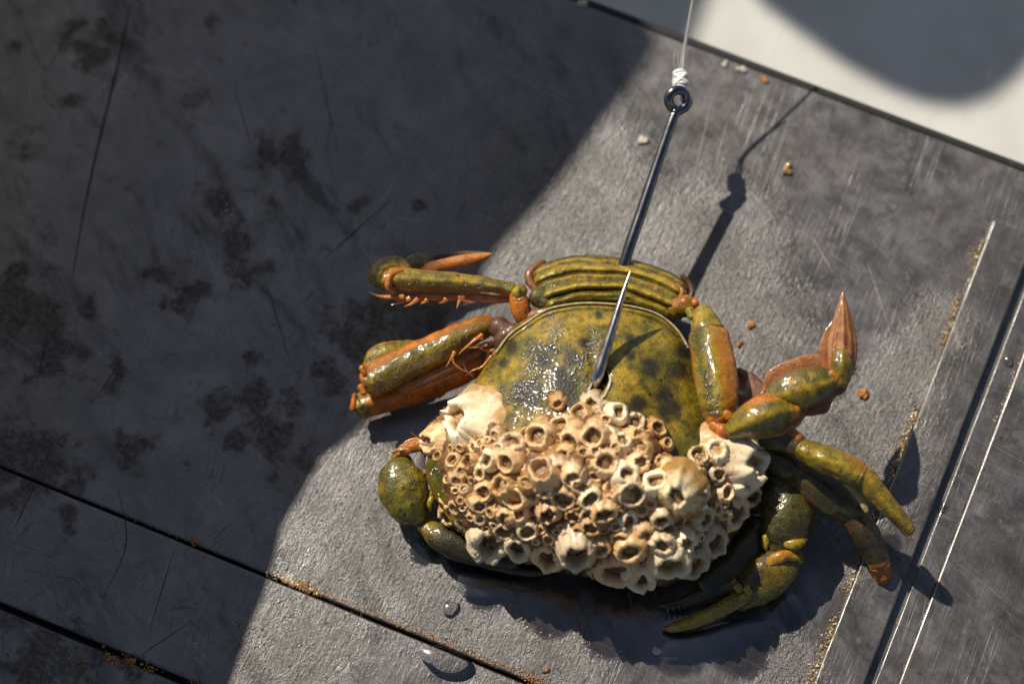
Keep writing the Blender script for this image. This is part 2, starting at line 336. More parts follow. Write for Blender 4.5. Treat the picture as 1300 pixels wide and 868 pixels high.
def plate(name, u0, u1, v0, v1, z, bev, step, depth, parent, lit=(0, 0, 0, 0), seed=0, wear_glint=(0, 0, 0, 0)):
    """lit/wear order: u0,u1,v0,v1 edges"""
    def axis(a, b, w0, w1):
        e = [0, .15*bev, .4*bev, .7*bev, bev, bev*1.6]
        k = max(2, int((b-a)/step)); inner = list(np.linspace(a+bev*2, b-bev*2, k))
        return [a+x for x in e]+inner+[b-x for x in reversed(e)]
    us = axis(u0, u1, 0, 0); vs = axis(v0, v1, 0, 0); V = []; C = []; R = []
    for v in vs:
        for u in us:
            de = min(u-u0, u1-u, v-v0, v1-v); t = min(1, de/bev); zz = z-bev*(1-math.sqrt(max(0, 1-(1-t)**2)))
            w = BW(u, v, zz); wob = .10*nz(w, .06, seed)+.05*nz(w, .25, seed)
            w += U*wob*(1 if de < bev*2 else 0)+Vv*wob*(1 if de < bev*2 else 0)+Vector((0, 0, .12*nz(w, .03, 5)))
            V.append(w); x, y = PX(w)
            ww = 0
            for k, d in enumerate((u-u0, u1-u, v-v0, v1-v)):
                if wear_glint[k]: ww = max(ww, wear_glint[k]*sm(bev*1.25, bev*.4, d)*(.55+.9*max(0, nz(w, .25, 3)+.35)))
            C.append((blob(x, y, BL), blob(x, y, WET), min(1, ww)))
            R.append(min(1, .12+.95*blob(x, y, ROUGHP)))
    nx, ny = len(us), len(vs)
    F = [(j*nx+i, (j+1)*nx+i, (j+1)*nx+i+1, j*nx+i+1) for j in range(ny-1) for i in range(nx-1)]
    # skirt
    loop = [i for i in range(nx)]+[j*nx+nx-1 for j in range(1, ny)]+[(ny-1)*nx+i for i in range(nx-2, -1, -1)]+[j*nx for j in range(ny-2, 0, -1)]
    o = len(V)
    for i in loop: V.append(V[i]-Vector((0, 0, depth))); C.append((.6, 0, 0)); R.append(.2)
    n = len(loop)
    for k in range(n): F.append((loop[k], loop[(k+1) % n], o+(k+1) % n, o+k))
    F.append(tuple(o+k for k in range(n)))
    # orient check: want top normals up
    a, b, c = V[F[0][0]], V[F[0][1]], V[F[0][2]]
    if (b-a).cross(c-a).z < 0: F = [tuple(reversed(f)) for f in F]
    return finish(name, V, F, BOARD2 if name == 'raised_strip' else BOARD, parent, attrs={'marks': C, 'rough': R})
plate('panel', -330, 230, .9, v_s1-.32, 0, .5, 1.5, 5, board, seed=1)
plate('panel', -330, 230, v_s1+.26, v_s2-.6, 0, .6, 1.8, 5, board, seed=2)
plate('panel', -330, 230, v_s2+.6, v_s2+90, -.2, .8, 3, 5, board, seed=3)
plate('raised_strip', u_a, u_g0, v_c, v_c+190, 1.9, .32, 1.2, 2.1, board, wear_glint=(1, 0, .15, 0), seed=4)  # sunward edge: wear plus a painted bright glint line
plate('raised_strip', u_g1, u_c-.15, v_c, v_c+190, .55, .2, 1.2, .8, board, seed=5)
plate('raised_strip', u_c, 230, v_c, v_c+190, 1.6, .36, 1.4, 1.8, board, wear_glint=(1, 0, .15, 0), seed=6)
def box_vf(u0, u1, v0, v1, z0, z1):
    V = [BW(u, v, z) for z in (z0, z1) for v in (v0, v1) for u in (u0, u1)]
    F = [(0, 1, 3, 2), (4, 6, 7, 5), (0, 4, 5, 1), (2, 3, 7, 6), (0, 2, 6, 4), (1, 5, 7, 3)]
    return V, F
def box(name, u0, u1, v0, v1, z0, z1, mat, parent, bev=0):
    V, F = box_vf(u0, u1, v0, v1, z0, z1); o = finish(name, V, F, mat, parent, smooth=False)
    if bev:
        md = o.modifiers.new('b', 'BEVEL'); md.width = bev*MM; md.segments = 3
    return o
box('dark_edging', -331, 231, -.9, .75, -7, -.35, MATTE_BLACK, board, .35)  # black strip that draws the dark line along the far edge
box('core', -329, 229, 1.6, v_s2+89, -12, -5.3, MATTE_BLACK, board)
box('cabinet', -322, 222, 14, v_s2+84, DECKZ, -12.2, mat_simple('dark_cabinet', (.05, .05, .055), .5), board)

# scratches: shallow tapered gouges
def gouge(pts, w, zo=.02, mat=SCR_D, n=14):
    c = catmull([tuple(P(x, y, zo)) for x, y in pts], n); V = []; F = []
    T = np.gradient(c, axis=0)
    for i in range(n):
        t = Vector(T[i]).normalized(); s = t.cross(Vector((0, 0, 1))); ww = w*math.sin(math.pi*min(.97, max(.03, i/(n-1))))**.5*(.7+.5*random.random())
        q = Vector(c[i]); q.z = zo+.14*max(0, nz(q, .03, 5))+.02
        V += [q-s*ww, q+Vector((0, 0, .05)), q+s*ww]
    for i in range(n-1):
        a = i*3; F += [(a, a+1, a+4, a+3), (a+1, a+2, a+5, a+4)]
    return V, F, [(0, 0, 0)]*len(V)
L = [gouge([(168, -5), (150, 80), (133, 150), (110, 250), (92, 350)], .30)]
for g in ([(62, 410), (45, 500)], [(155, 455), (122, 505)], [(332, 340), (370, 465)], [(300, 120), (320, 190)], [(18, 670), (45, 615)], [(400, 60), (430, 200)], [(220, 700), (190, 800)], [(150, 620), (160, 690), (130, 760)], [(240, 790), (180, 830)],
          [(60, 90), (100, 20)], [(410, 330), (500, 250)]): L.append(gouge(g, .10))
V, F, _ = join(L); tag(finish('dark_scratches', V, F, SCR_D, board), kind='stuff')
L = []
SCRL = [[(370, 868), (395, 790)], [(340, 868), (440, 800)], [(300, 860), (350, 760)], [(420, 700), (432, 630)], [(1030, 300), (1060, 350)], [(1255, 705), (1285, 640)], [(1165, 720), (1150, 700)], [(1230, 840), (1260, 760)],
        [(880, 230), (905, 120)], [(905, 220), (925, 150)], [(770, 320), (790, 200)], [(660, 320), (690, 250)], [(1100, 330), (1130, 420)], [(1265, 600), (1290, 520)], [(1240, 700), (1262, 640)], [(720, 250), (745, 190)]]
for g in SCRL: L.append(gouge(g, .085))
for k in range(420):
    x = random.uniform(290, 1290); y = random.uniform(60, 866)
    if k < 170: x = random.uniform(330, 560); y = random.uniform(600, 866)
    l = random.expovariate(1/22)+6; a = random.choice((-1.1, -1.3, -.7, 1.2, -1.25))+random.gauss(0, .12)
    if 440 < x < 1180 and 330 < y < 800: continue
    if x > 900 and random.random() < .35: continue
    L.append(gouge([(x, y), (x+l*math.cos(a)*.5+random.gauss(0, 1.5), y+l*math.sin(a)*.5), (x+l*math.cos(a), y+l*math.sin(a))], random.uniform(.012, .036), zo=.02 if uv(x, y)[0] < u_a or uv(x, y)[1] < v_c else 1.93 if uv(x, y)[0] < u_g0-3 else 1.63, n=6))
V, F, _ = join(L); tag(finish('bright_scratches', V, F, SCR_L, board), kind='stuff')

# grit, rust and salt lying in the corners: real grains
def grain(c, r, seed):
    t = (1+5**.5)/2; I = [(-1, t, 0), (1, t, 0), (-1, -t, 0), (1, -t, 0), (0, -1, t), (0, 1, t), (0, -1, -t), (0, 1, -t), (t, 0, -1), (t, 0, 1), (-t, 0, -1), (-t, 0, 1)]
    Fc = [(0, 11, 5), (0, 5, 1), (0, 1, 7), (0, 7, 10), (0, 10, 11), (1, 5, 9), (5, 11, 4), (11, 10, 2), (10, 7, 6), (7, 1, 8), (3, 9, 4), (3, 4, 2), (3, 2, 6), (3, 6, 8), (3, 8, 9), (4, 9, 5), (2, 4, 11), (6, 2, 10), (8, 6, 7), (9, 8, 1)]
    q = Quaternion((random.gauss(0, 1), random.gauss(0, 1), random.gauss(0, 1), random.gauss(0, 1))).normalized()
    sc = (random.uniform(.6, 1.3), random.uniform(.6, 1.3), random.uniform(.5, 1))
    return [c+q @ Vector((a*sc[0], b*sc[1], d*sc[2]))*(r*.53*random.uniform(.8, 1.15)) for a, b, d in I], Fc, [(0, 0, 0)]*12
def grains(name, spots, mat):
    V, F, _ = join([grain(c, r, 0) for c, r in spots]); return tag(finish(name, V, F, mat, board, smooth=False), kind='stuff')
sand, rust, pale = [], [], []
for k in range(2300):        # left foot of the first strip
    t = random.random(); v = v_c+4+t*115; off = abs(random.gauss(0, 1.0)); c = BW(u_a-.15-off, v, 0); r = random.uniform(.08, .42)*math.exp(-off*.25)
    if nz(c, .13, 4) < .05-.35*random.random()+off*.08: continue
    (sand if random.random() < .72 else pale).append((c+Vector((0, 0, r*.4)), r))
for k in range(260):
    v = v_c+6+random.random()*115; c = BW(u_c-.1-abs(random.gauss(0, .45)), v, .55); r = random.uniform(.06, .26)
    if nz(c, .05, 8) > 0: (sand if random.random() < .5 else pale if random.random() < .7 else rust).append((c+Vector((0, 0, r*.4)), r))
for k in range(260):
    c = BW(random.uniform(u_g0+.2, u_g1-.2), v_c+random.random()*115, 0); r = random.uniform(.06, .25)
    (sand if random.random() < .3 else rust).append((c, r*.8))
def seam_spot(px, py, n, L_, w, lst, rr=(.08, .35)):
    for k in range(n):
        x = px+random.gauss(0, L_); y = py+(x-px)*.39+random.gauss(0, w); lst.append((P(x, y, .02), random.uniform(*rr)))
seam_spot(380, 742, 160, 14, 2.5, sand, (.1, .42)); seam_spot(372, 738, 90, 12, 1.8, pale, (.1, .4)); seam_spot(385, 745, 60, 14, 2, rust)
seam_spot(248, 686, 26, 4, 3, rust); seam_spot(210, 668, 14, 4, 2, rust); seam_spot(560, 812, 260, 110, 1.6, rust, (.05, .2)); seam_spot(640, 845, 120, 60, 1.6, sand, (.05, .2)); seam_spot(250, 690, 160, 110, 1.6, rust, (.05, .18)); seam_spot(620, 838, 50, 26, 2.5, rust, (.06, .22)); seam_spot(500, 790, 80, 60, 2, rust, (.05, .22)); seam_spot(680, 864, 60, 8, 3, rust, (.08, .3)); seam_spot(440, 762, 60, 50, 2.5, pale, (.05, .2)); seam_spot(450, 766, 60, 50, 2, sand, (.05, .2))
for (x, y, n) in ((165, 838, 60), (140, 834, 40), (105, 842, 18), (250, 866, 20), (190, 848, 22)):
    seam_spot(x, y, n, 6, 4, rust, (.08, .32)); seam_spot(x, y, n//3, 6, 4, sand)
for k in range(1500):
    x, y, r_ = random.choice(ROUGHP); x += random.gauss(0, r_*.55); y += random.gauss(0, r_*.55)
    if P(x, y).z != 0 or uv(x, y)[0] > u_a-1 or uv(x, y)[1] < 2: continue
    (pale if random.random() < .6 else sand).append((P(x, y, .03), min(.3, .035+random.expovariate(1/.035))))
for k in range(240):
    x = 935+random.gauss(0, 26); y = 350+random.gauss(0, 16); sand.append((P(x, y, .03), random.uniform(.05, .17)))
for (x, y) in ((478, 680), (500, 668), (517, 696), (1180, 540), (1230, 450), (1145, 420), (290, 265), (865, 120)):
    for k in range(28): pale.append((P(x+random.gauss(0, 9), y+random.gauss(0, 6), .03), random.uniform(.05, .2)))
grains('sand_grains', sand, SAND); grains('rust_grains', rust, RUST); grains('salt_grains', pale, PALE)

# ------------------------------------------------------------------ two added blockers out of frame, outlined to cast the shadows on board and deck
def slab(name, pts, thick, mat, label, cat, posts):
    base = Vector(pts[0]); root = thing(name, label, cat, (posts[0][0], posts[0][1], DECKZ))
    n = len(pts); V = [Vector(p) for p in pts]+[Vector(p)+Vector((0, 0, thick)) for p in pts]
    F = [tuple(range(n)), tuple(range(2*n-1, n-1, -1))]+[(i, i+n, (i+1) % n+n, (i+1) % n) for i in range(n)]
    o = finish('blocker_sheet', V, F, mat, root, smooth=False)
    bm = bmesh.new(); bm.from_mesh(o.data); bmesh.ops.triangulate(bm, faces=[f for f in bm.faces if len(f.verts) > 4]); bmesh.ops.recalc_face_normals(bm, faces=bm.faces); bm.to_mesh(o.data); bm.free()
    for x, y, z in posts: loft('post', [(x, y, DECKZ), (x, y, z)], [(9, 9), (9, 9)], STEEL, root, world=True, upv=(1, 0, 0), cap=(.05, .05))
BLOCKER_PALE = mat_simple('pale_blocker', (.56, .52, .47), .8, var=.12, scale=.3)  # pale, to lift the shade beneath the added blockers
def back(px, py, hs, z):
    w = P(px, py, hs); d = z-w.z; return Vector((w.x-SX*d, w.y-SY*d, z))
edge = []  # added left blocker: outline traced back from the shadow edge it must cast
for px, py, z in ((225, 990, 105), (262, 920, 110), (285, 868, 115), (310, 795, 120), (332, 742, 125), (343, 700, 130), (352, 662, 135), (375, 625, 140), (400, 578, 150), (442, 545, 160), (500, 490, 180), (552, 430, 200), (588, 385, 215), (606, 346, 225), (630, 308, 235), (665, 270, 250), (700, 232, 265), (735, 185, 280), (770, 138, 295), (800, 98, 305), (830, 52, 315)):
    edge.append(back(px, py, 0, z))
for px, py in ((872, 75), (880, 40), (895, 0), (915, -60), (960, -200)): edge.append(back(px, py, DECKZ, 315))
edge += [Vector((-260, 640, 315)), Vector((-520, 640, 300)), Vector((-560, 200, 200)), Vector((-470, -120, 105))]
slab('shade_blocker_left', edge, 1.5, BLOCKER_PALE, 'added pale sheet on posts left of the board, shaped to cast its shadow', 'shadow blocker', [(-540, 600, 300), (-545, 230, 195), (-300, 620, 310)])
e2 = []  # added far blocker: outline traced back from the deck shadow
for px, py in ((930, -60), (960, 0), (1000, 30), (1060, 73), (1120, 107), (1165, 124), (1210, 130), (1250, 118), (1285, 92), (1310, 60), (1345, 10), (1380, -60), (1380, -250), (930, -250)): e2.append(back(px, py, DECKZ, 240))
slab('shade_blocker_far', e2, 3, BLOCKER_PALE, 'added pale sheet on a post beyond the far edge, shaped to shade the deck', 'seat', [(sum(v.x for v in e2)/len(e2), max(v.y for v in e2)-20, 240)])

# ------------------------------------------------------------------ CRAB
CC = (750, 555)
crab = thing('shore_crab', 'olive green shore crab impaled on a hook, its shell crowded with cream barnacles', 'crab', P(750, 555, 0))
OUTL = [(690, 394, 18.5), (735, 386, 19.5), (785, 387, 19.5), (828, 396, 18.5), (862, 420, 17.5), (882, 455, 17), (898, 500, 16), (925, 545, 15), (955, 590, 14), (948, 635, 13), (925, 680, 12.5), (880, 712, 12.5), (815, 730, 12.5), (740, 722, 12.5), (665, 705, 12), (600, 685, 12), (560, 645, 12), (540, 595, 12), (555, 548, 13), (592, 500, 14.5), (625, 450, 16), (652, 415, 17.5)]
NT = 224; NR = 84
oc = np.array(OUTL, float); loopc = np.vstack([oc, oc[:2]]); nO = len(oc)
def closed(v, t):
    n = len(v); i = int(t) % n; f = t-int(t); a, b, c, d = v[(i-1) % n], v[i], v[(i+1) % n], v[(i+2) % n]
    return .5*((2*b)+(-a+c)*f+(2*a-5*b+4*c-d)*f*f+(-a+3*b-3*c+d)*f**3)
rimp = [closed(oc, nO*k/NT) for k in range(NT)]
TOPH = 28.5
BUMPS = [(745, 440, 60, 26, .9), (690, 480, 34, 40, .8), (815, 480, 38, 46, .9), (640, 500, 26, 30, .5), (870, 520, 20, 40, .6)]
def surf(k, t):
    x, y, h = rimp[k]; px = CC[0]+(x-CC[0])*t; py = CC[1]+(y-CC[1])*t
    H = h+(TOPH-h)*(1-t**2.1)**.85
    for bx, by, rx, ry, am in BUMPS: H += am*math.exp(-((px-bx)/rx)**2-((py-by)/ry)**2)
    H -= .9*math.exp(-((px-752-.12*(py-450))/7)**2)*sm(520, 470, py)*sm(390, 420, py)*.5
    return px, py, H
V = []; F = []; A = []; HOLE = (763, 484)
YB = [(800, 440, 34, 20), (870, 510, 14, 30), (655, 470, 18, 20), (705, 420, 26, 12), (780, 480, 26, 22), (840, 430, 22, 16), (735, 405, 60, 8), (620, 490, 14, 14), (850, 540, 20, 20)]
DB = [(825, 467, 10), (863, 471, 9), (800, 452, 6), (845, 500, 11), (825, 466, 10), (863, 470, 10), (742, 435, 7), (800, 430, 6), (725, 455, 9), (690, 455, 9), (712, 480, 13), (670, 500, 16), (850, 520, 14), (810, 512, 9), (650, 440, 8), (720, 505, 14), (890, 480, 6), (868, 445, 10), (770, 530, 12), (700, 440, 6), (640, 462, 6), (760, 400, 5)]
for i in range(NR+1):
    t = i/NR
    for k in range(NT):
        px, py, H = surf(k, max(t, .001)); w = P(px, py, H)
        d = math.hypot((px-HOLE[0]-(HOLE[1]-py)*.35)/9.5, (py-HOLE[1])/19)
        hole = sm(1.1, .8, d); w = w-Vector((0, 0, 3.2*sm(1.05, .55, d)))
        w += Vector((0, 0, .30*nz(w, .16, 1)+.10*nz(w, .5, 2)))
        y = 0
        for bx, by, rx, ry in YB: y = max(y, math.exp(-((px-bx)/rx)**2-((py-by)/ry)**2))
        y = y*(.5+1.2*max(0, nz(w, .14, 6)+.4)); dk = 0
        for bx, by, r in DB: r *= 1.25; dk = max(dk, math.exp(-(((px-bx)**2+(py-by)**2)/(r*r)*(1+.6*nz(w, .5, 7)))**2.0)*(1.0+.25*nz(w, .9, 3)))
        V.append(w); A.append((.55*hole+.35*sm(.93, 1, t), min(.92, max(dk*.98*(1-hole), hole*.55)), min(.85, y*(1-hole))))
for j, (tt, dz) in enumerate(((.985, -1.2), (.96, -3), (.92, -6), (.84, -9), (.6, -10.5), (.25, -11), (.02, -11))):
    for k in range(NT):
        x, y, h = rimp[k]; V.append(P(CC[0]+(x-CC[0])*tt, CC[1]+(y-CC[1])*tt+dz*-1.0, max(1.2, h+dz))); A.append((.5, .5, 0))
nrr = NR+1+7
for i in range(nrr-1):
    for k in range(NT): F.append((i*NT+k, i*NT+(k+1) % NT, (i+1)*NT+(k+1) % NT, (i+1)*NT+k))
F.append(tuple(range(NT))); F.append(tuple((nrr-1)*NT+k for k in range(NT-1, -1, -1)))
a, b, c = V[30*NT], V[30*NT+1], V[31*NT+1]
if (b-a).cross(c-a).z < 0: F = [tuple(reversed(f)) for f in F]
carapace = finish('carapace', V, F, SHELL, crab, attrs={'pig': A})
BV = BVHTree.FromPolygons([tuple(v) for v in V], F)
def hit(px, py, bv=None):
    d = ray(px, py).normalized(); r = (bv or BV).ray_cast(CAMP, d)
    return (r[0], r[1]) if r[0] else (None, None)
# rim bead along the rear edge
rb = []
for x, y in ((628, 446), (645, 424), (668, 408), (692, 393), (715, 387), (745, 384), (785, 386), (815, 391), (840, 400), (862, 418), (876, 440)):
    q, _ = hit(x+ (750-x)*.02, y+3); rb.append(tuple((q if q else P(x, y, 18))+Vector((0, .3, .25))))
loft('rear_rim', rb, [(.28, .35)]*11, mat_membrane('pale_rim', (.30, .27, .10), (.55, .50, .25)), carapace, world=True, n=10, m=60, rough=.05)
rb2 = [(a, b-1.3, c+.5) for a, b, c in rb[1:-1]]
loft('rear_fold', rb2, [(.3, .3)]+[(.55, .35)]*7+[(.3, .3)], SHELL, carapace, world=True, n=10, m=60, rough=.08, pig=lambda s, p: (0, .1, .45))
# broken shell chips round the puncture
for pts in ([(771, 470), (775, 482), (772, 494)], [(772, 494), (767, 503), (760, 508)], [(752, 486), (748, 494)]):
    q = [tuple(hit(x, y)[0]+Vector((0, 0, .2))) for x, y in pts]
    loft('shell_chip', q, [(.12, .1)]+[(.28, .22)]*(len(q)-1), PALE, carapace, world=True, n=8, rough=.12)

# abdomen: five tail plates stacked like bars behind the rear edge
def bar_pig(yel, dark):
    def f(s, ph):
        c = abs(math.cos(ph)); e = sm(.10, 0, s)+sm(.9, 1, s)
        return (.2*e+.12*max(0, math.sin(s*23))*(1-c), min(.95, dark+.95*sm(.45, .9, c)+.25*max(0, math.sin(s*17+dark*9))), max(0, 1.3*yel*(1-c**1.6))*(1-e*.3))
    return f
TOPC = [(672, 343), (690, 333), (712, 326), (740, 322), (768, 323), (795, 327), (825, 334), (852, 345), (877, 360)]
BOTC = [(696, 395), (708, 388), (726, 383), (746, 381), (768, 381), (790, 383), (812, 388), (834, 396), (856, 408)]
TC = catmull(TOPC, 91); BC = catmull(BOTC, 91)
def g_(v, c, w): return math.exp(-((v-c)/w)**2)
def tail_pt(u, v, drop=0):
    i = min(90, max(0, int(round(u*90)))); x = TC[i][0]*(1-v)+BC[i][0]*v; y = TC[i][1]*(1-v)+BC[i][1]*v
    wv = .020*math.sin(u*9+v*3)+.014*math.sin(u*21+1)
    vv = v+wv*(1-abs(2*u-1)**4)
    h = 13.2+6.0*math.sin(min(1, v*1.05)*math.pi/2)-.6*abs(2*u-1)**2-2.4*max(0, (abs(2*u-1)-.86)/.14)**2
    h += .75*g_(vv, .26, .07)+.35*g_(vv, .10, .03)+.4*g_(vv, .46, .03)+.8*g_(vv, .67, .065)+.45*g_(vv, .88, .05)-.55*g_(vv, .38, .03)-.6*g_(vv, .78, .03)-.35*g_(vv, .56, .03)
    w = P(x, y, h-drop); w += Vector((0, 0, .16*nz(w, .5, 8)+.08*nz(w, 1.3, 9)))
    pale = g_(vv, .105, .018)+.9*g_(vv, .455, .02); yel = 1.5*g_(vv, .27, .06)+1.5*g_(vv, .67, .055)+.6*g_(vv, .88, .05)+.9*pale
    dk = .85*g_(vv, .385, .028)+.9*g_(vv, .785, .022)+.65*g_(vv, .03, .04)+.5*g_(vv, .56, .025)+.35*g_(vv, .96, .04)+.5*g_(vv, .165, .018)
    e = sm(.93, 1, abs(2*u-1)); n_ = nz(w, .35, 4)
    return w, (min(1, .35*e+.30*pale), min(.95, dk*(.8+.5*n_)), min(1, yel*(.85+.5*n_)))
for v0, v1, lift in ((.0, .40, 0), (.375, .795, .25), (.765, 1.0, .1)):
    V, F, A = [], [], []; nu, nv = 90, max(8, int((v1-v0)*62))
    for j in range(nv+1):
        for i in range(nu+1):
            w, c = tail_pt(i/nu, v0+(v1-v0)*j/nv); t = j/nv
            w += Vector((0, 0, lift-.5*(1-t)**10-.35*t**14)); V.append(w); A.append(c)
    for j in range(nv):
        for i in range(nu): q = j*(nu+1)+i; F.append((q, q+nu+1, q+nu+2, q+1))
    rim = [i for i in range(nu+1)]+[j*(nu+1)+nu for j in range(1, nv+1)]+[nv*(nu+1)+i for i in range(nu-1, -1, -1)]+[j*(nu+1) for j in range(nv-1, 0, -1)]
    c0 = sum((V[i] for i in rim), Vector())/len(rim); o_ = len(V)
    for i in rim: V.append(V[i]*.985+c0*.015-Vector((0, 0, 1.6))); A.append((.4, .5, 0))
    n_ = len(rim)
    for k in range(n_): F.append((rim[k], rim[(k+1) % n_], o_+(k+1) % n_, o_+k))
    F.append(tuple(o_+k for k in range(n_)))
    finish('tail_segment', V, F, SHELL, crab, attrs={'pig': A})
loft('tail_underside', [(696, 358, 11), (720, 356, 11), (780, 360, 11.5), (850, 376, 11)], [(2.4, 2), (3.6, 3), (3.6, 3), (2.4, 2)], DARKMEMB, crab, m=30, n=16)
loft('tail_flap', [(690, 333, 11.5), (675, 343, 12), (672, 356, 12), (682, 370, 12.5)], px2mm((4, 4), (6, 6), (6, 7), (4, 4)), mat_membrane('brown_flap', (.13, .045, .01), (.30, .11, .025)), crab, m=20, n=12, rough=.15)
loft('tail_flap', [(866, 350, 12.5), (876, 362, 12), (878, 374, 12), (870, 384, 12)], px2mm((3, 4), (4, 5), (4, 5), (3, 4)), DARKMEMB, crab, m=20, n=12, rough=.15)
loft('tail_flap', [(861, 362, 16), (866, 370, 16), (860, 384, 17), (852, 396, 17)], px2mm((2, 3), (3, 4), (3, 4), (3, 3)), MEMB, crab, m=20, n=12, rough=.15)

# limbs
def seg_pig(e0=.5, e1=.5, side=0., yel=.25, dark=0., top=False, sidesign=1):
    def f(s, ph):
        o = max(e0*sm(.16, 0, s), e1*sm(.84, 1, s)); c = math.cos(ph)*sidesign
        o = max(o, side*sm(.1, .95, c)); o = max(o, .5*side*sm(.3, 1, -math.sin(ph)))
        return (o, dark, yel*max(0, math.sin(ph))*(.5+.5*math.cos(ph*1)))
    return f
def leg(label=None, name='walking_leg', base=None):
    o = bpy.data.objects.new(name, None); COL.objects.link(o); o.parent = crab; o['_b'] = tuple(crab['_b']); o.empty_display_size = .005
    if label: o['label'] = label
    return o
def seg(parent, name, pts, rad, **k):
    mat = k.pop('mat', SHELL); k.setdefault('rough', .22); k.setdefault('n', 24)
    if name in ('merus', 'propodus', 'carpus', 'dactyl'):
        k.setdefault('keel', .10); k.setdefault('lip', .08); k['n'] = max(k['n'], 40); k['m'] = max(k.get('m') or 0, 50); pg = k.get('pig'); k['shape'] = 1.55
        if pg and mat == SHELL:
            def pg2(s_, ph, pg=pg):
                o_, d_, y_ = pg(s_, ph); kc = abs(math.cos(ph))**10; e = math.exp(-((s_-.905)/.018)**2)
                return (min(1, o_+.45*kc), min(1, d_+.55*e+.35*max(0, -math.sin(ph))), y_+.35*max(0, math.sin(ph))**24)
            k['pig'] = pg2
    return loft(name, pts, px2mm(*rad), mat, parent, **k)
def spine(parent, pts, r, mat=SPINE): return loft('spine', pts, [(r*(1-.93*i/(len(pts)-1)), r*.6*(1-.93*i/(len(pts)-1))) for i in range(len(pts))], mat, parent, n=8, m=8, rough=0, cap=(.5, .8))

# upper left leg (folded, swimming leg)
l = leg('upper left leg folded back on itself with a paddle tip')
seg(l, 'coxa', [(700, 385, 16), (683, 377, 16)], [(12, 11), (13, 12)], pig=seg_pig(.3, .2, yel=.1, dark=.15))
seg(l, 'joint', [(664, 401, 15), (660, 388, 16), (656, 374, 16.2)], [(12, 12), (13, 13), (10, 10)], pig=lambda s, p: (.95, 0, 0))
seg(l, 'joint', [(676, 402, 16), (694, 397, 17)], [(8, 7), (6, 5)], pig=lambda s, p: (.8, .1, 0), mat=MEMB)
seg(l, 'knuckle', [(662, 368, 17.5), (656, 372, 17.8)], [(8, 7), (7, 7)], pig=lambda s, p: (.1, 0, .7))
mer = seg(l, 'merus', [(650, 368, 16.5), (620, 362, 16.2), (580, 358, 15.8), (540, 356, 15.4), (500, 354, 15), (494, 354, 14.8)], [(8, 8), (8.5, 9), (10.5, 10), (12.5, 12), (14, 13), (13, 12)], m=46, n=30, shape=2.3, pig=seg_pig(.2, .55, side=.35, yel=.3, sidesign=-1), cap=(.7, .5), rough=.22)
seg(l, 'merus_keel', [(648, 380, 14.5), (615, 378, 14), (580, 376, 13.4), (540, 377, 13), (505, 378, 12.8)], [(4, 2.5), (6, 3), (5, 3), (6, 3), (5, 3)], mat=SPINE, m=30, n=10, rough=.4)
for q in ([(512, 377, 14.5), (490, 377, 14.5), (478, 375, 14.6), (468, 370, 14.8)], [(520, 379, 14), (508, 384, 13.6), (497, 387, 13.4)], [(530, 380, 14), (522, 386, 13.6), (513, 389, 13.4)], [(542, 381, 14), (538, 384, 13.6), (532, 386, 13.4)], [(588, 376, 14.5), (583, 383, 14.2), (580, 392, 14)], [(584, 376, 14.6), (590, 382, 14.2), (600, 384, 14)], [(566, 380, 14), (563, 383, 13.8), (557, 385, 13.6)]): spine(mer, q, random.uniform(.5, .75))
seg(l, 'collar', [(500, 371, 15.6), (493, 365, 16.6), (494, 352, 17.2), (503, 345, 16.8), (511, 344, 16.4)], [(3, 3), (4, 4), (4, 4), (4, 3.4), (3, 3)], pig=lambda s, p: (.95, 0, .1), n=12, m=26)
seg(l, 'carpus', [(489, 360, 13.8), (483, 351, 14), (490, 341, 14), (505, 338, 13.6), (514, 342, 13.5)], [(9, 9), (13, 13), (14, 14), (11, 10), (7, 7)], m=30, n=26, pig=seg_pig(.3, .5, yel=.6), shape=2.2)
seg(l, 'carpus_flange', [(476, 357, 12.5), (472, 352, 12.4), (482, 338, 12.5), (500, 332, 12.2), (516, 337, 12)], [(5, 2), (6, 2), (5, 2), (4, 2), (3, 2)], mat=MEMB, m=24, n=10, rough=.2)
seg(l, 'propodus', [(512, 342, 11), (530, 334, 9.5), (545, 338, 8)], [(8, 8), (12, 9), (10, 7)], pig=seg_pig(.3, .4, yel=.4))
seg(l, 'dactyl', [(524, 345, 10), (545, 342, 9.5), (560, 336, 9), (590, 331, 8.5), (612, 326, 8), (623, 323, 8)], [(3, 3), (8, 3), (6.5, 3), (7, 3), (5, 2.4), (1.6, 1.4)], mat=SPINE, m=34, n=16, rough=.15)
seg(l, 'dactyl_flange', [(540, 333, 7), (570, 328, 6.5), (600, 324, 6.5), (620, 322, 7)], [(6, 1.5), (8, 1.5), (6, 1.5), (1.5, 1)], mat=DARKMEMB, m=24, n=12)
# middle left leg
l = leg('thick spotted leg below the folded one on the left')
seg(l, 'coxa', [(655, 432, 14), (632, 415, 14)], [(15, 13), (14, 12)], mat=DARKMEMB)
seg(l, 'ischium', [(648, 452, 14), (640, 432, 15), (652, 420, 16)], [(12, 10), (13, 11), (10, 9)], mat=DARKMEMB)
mer = seg(l, 'merus', [(622, 412, 13), (590, 425, 13), (555, 442, 12.6), (515, 461, 12), (485, 477, 11.6), (468, 487, 11.4)], [(12, 11), (16, 13), (18, 14), (19, 15), (19, 15), (16, 13)], m=46, n=30, shape=2.3, rough=.22,
          pig=lambda s, ph: (max(.75*sm(.2, .98, math.cos(ph)), .95*sm(.96, 1.0, s)*sm(.2, .8, abs(math.cos(ph))), .55*sm(.45, 0, s)), .35*sm(.35, 0, s), .45*sm(-.2, .5, -math.cos(ph))*math.sin(ph)*(s > .25)), cap=(.7, .55))
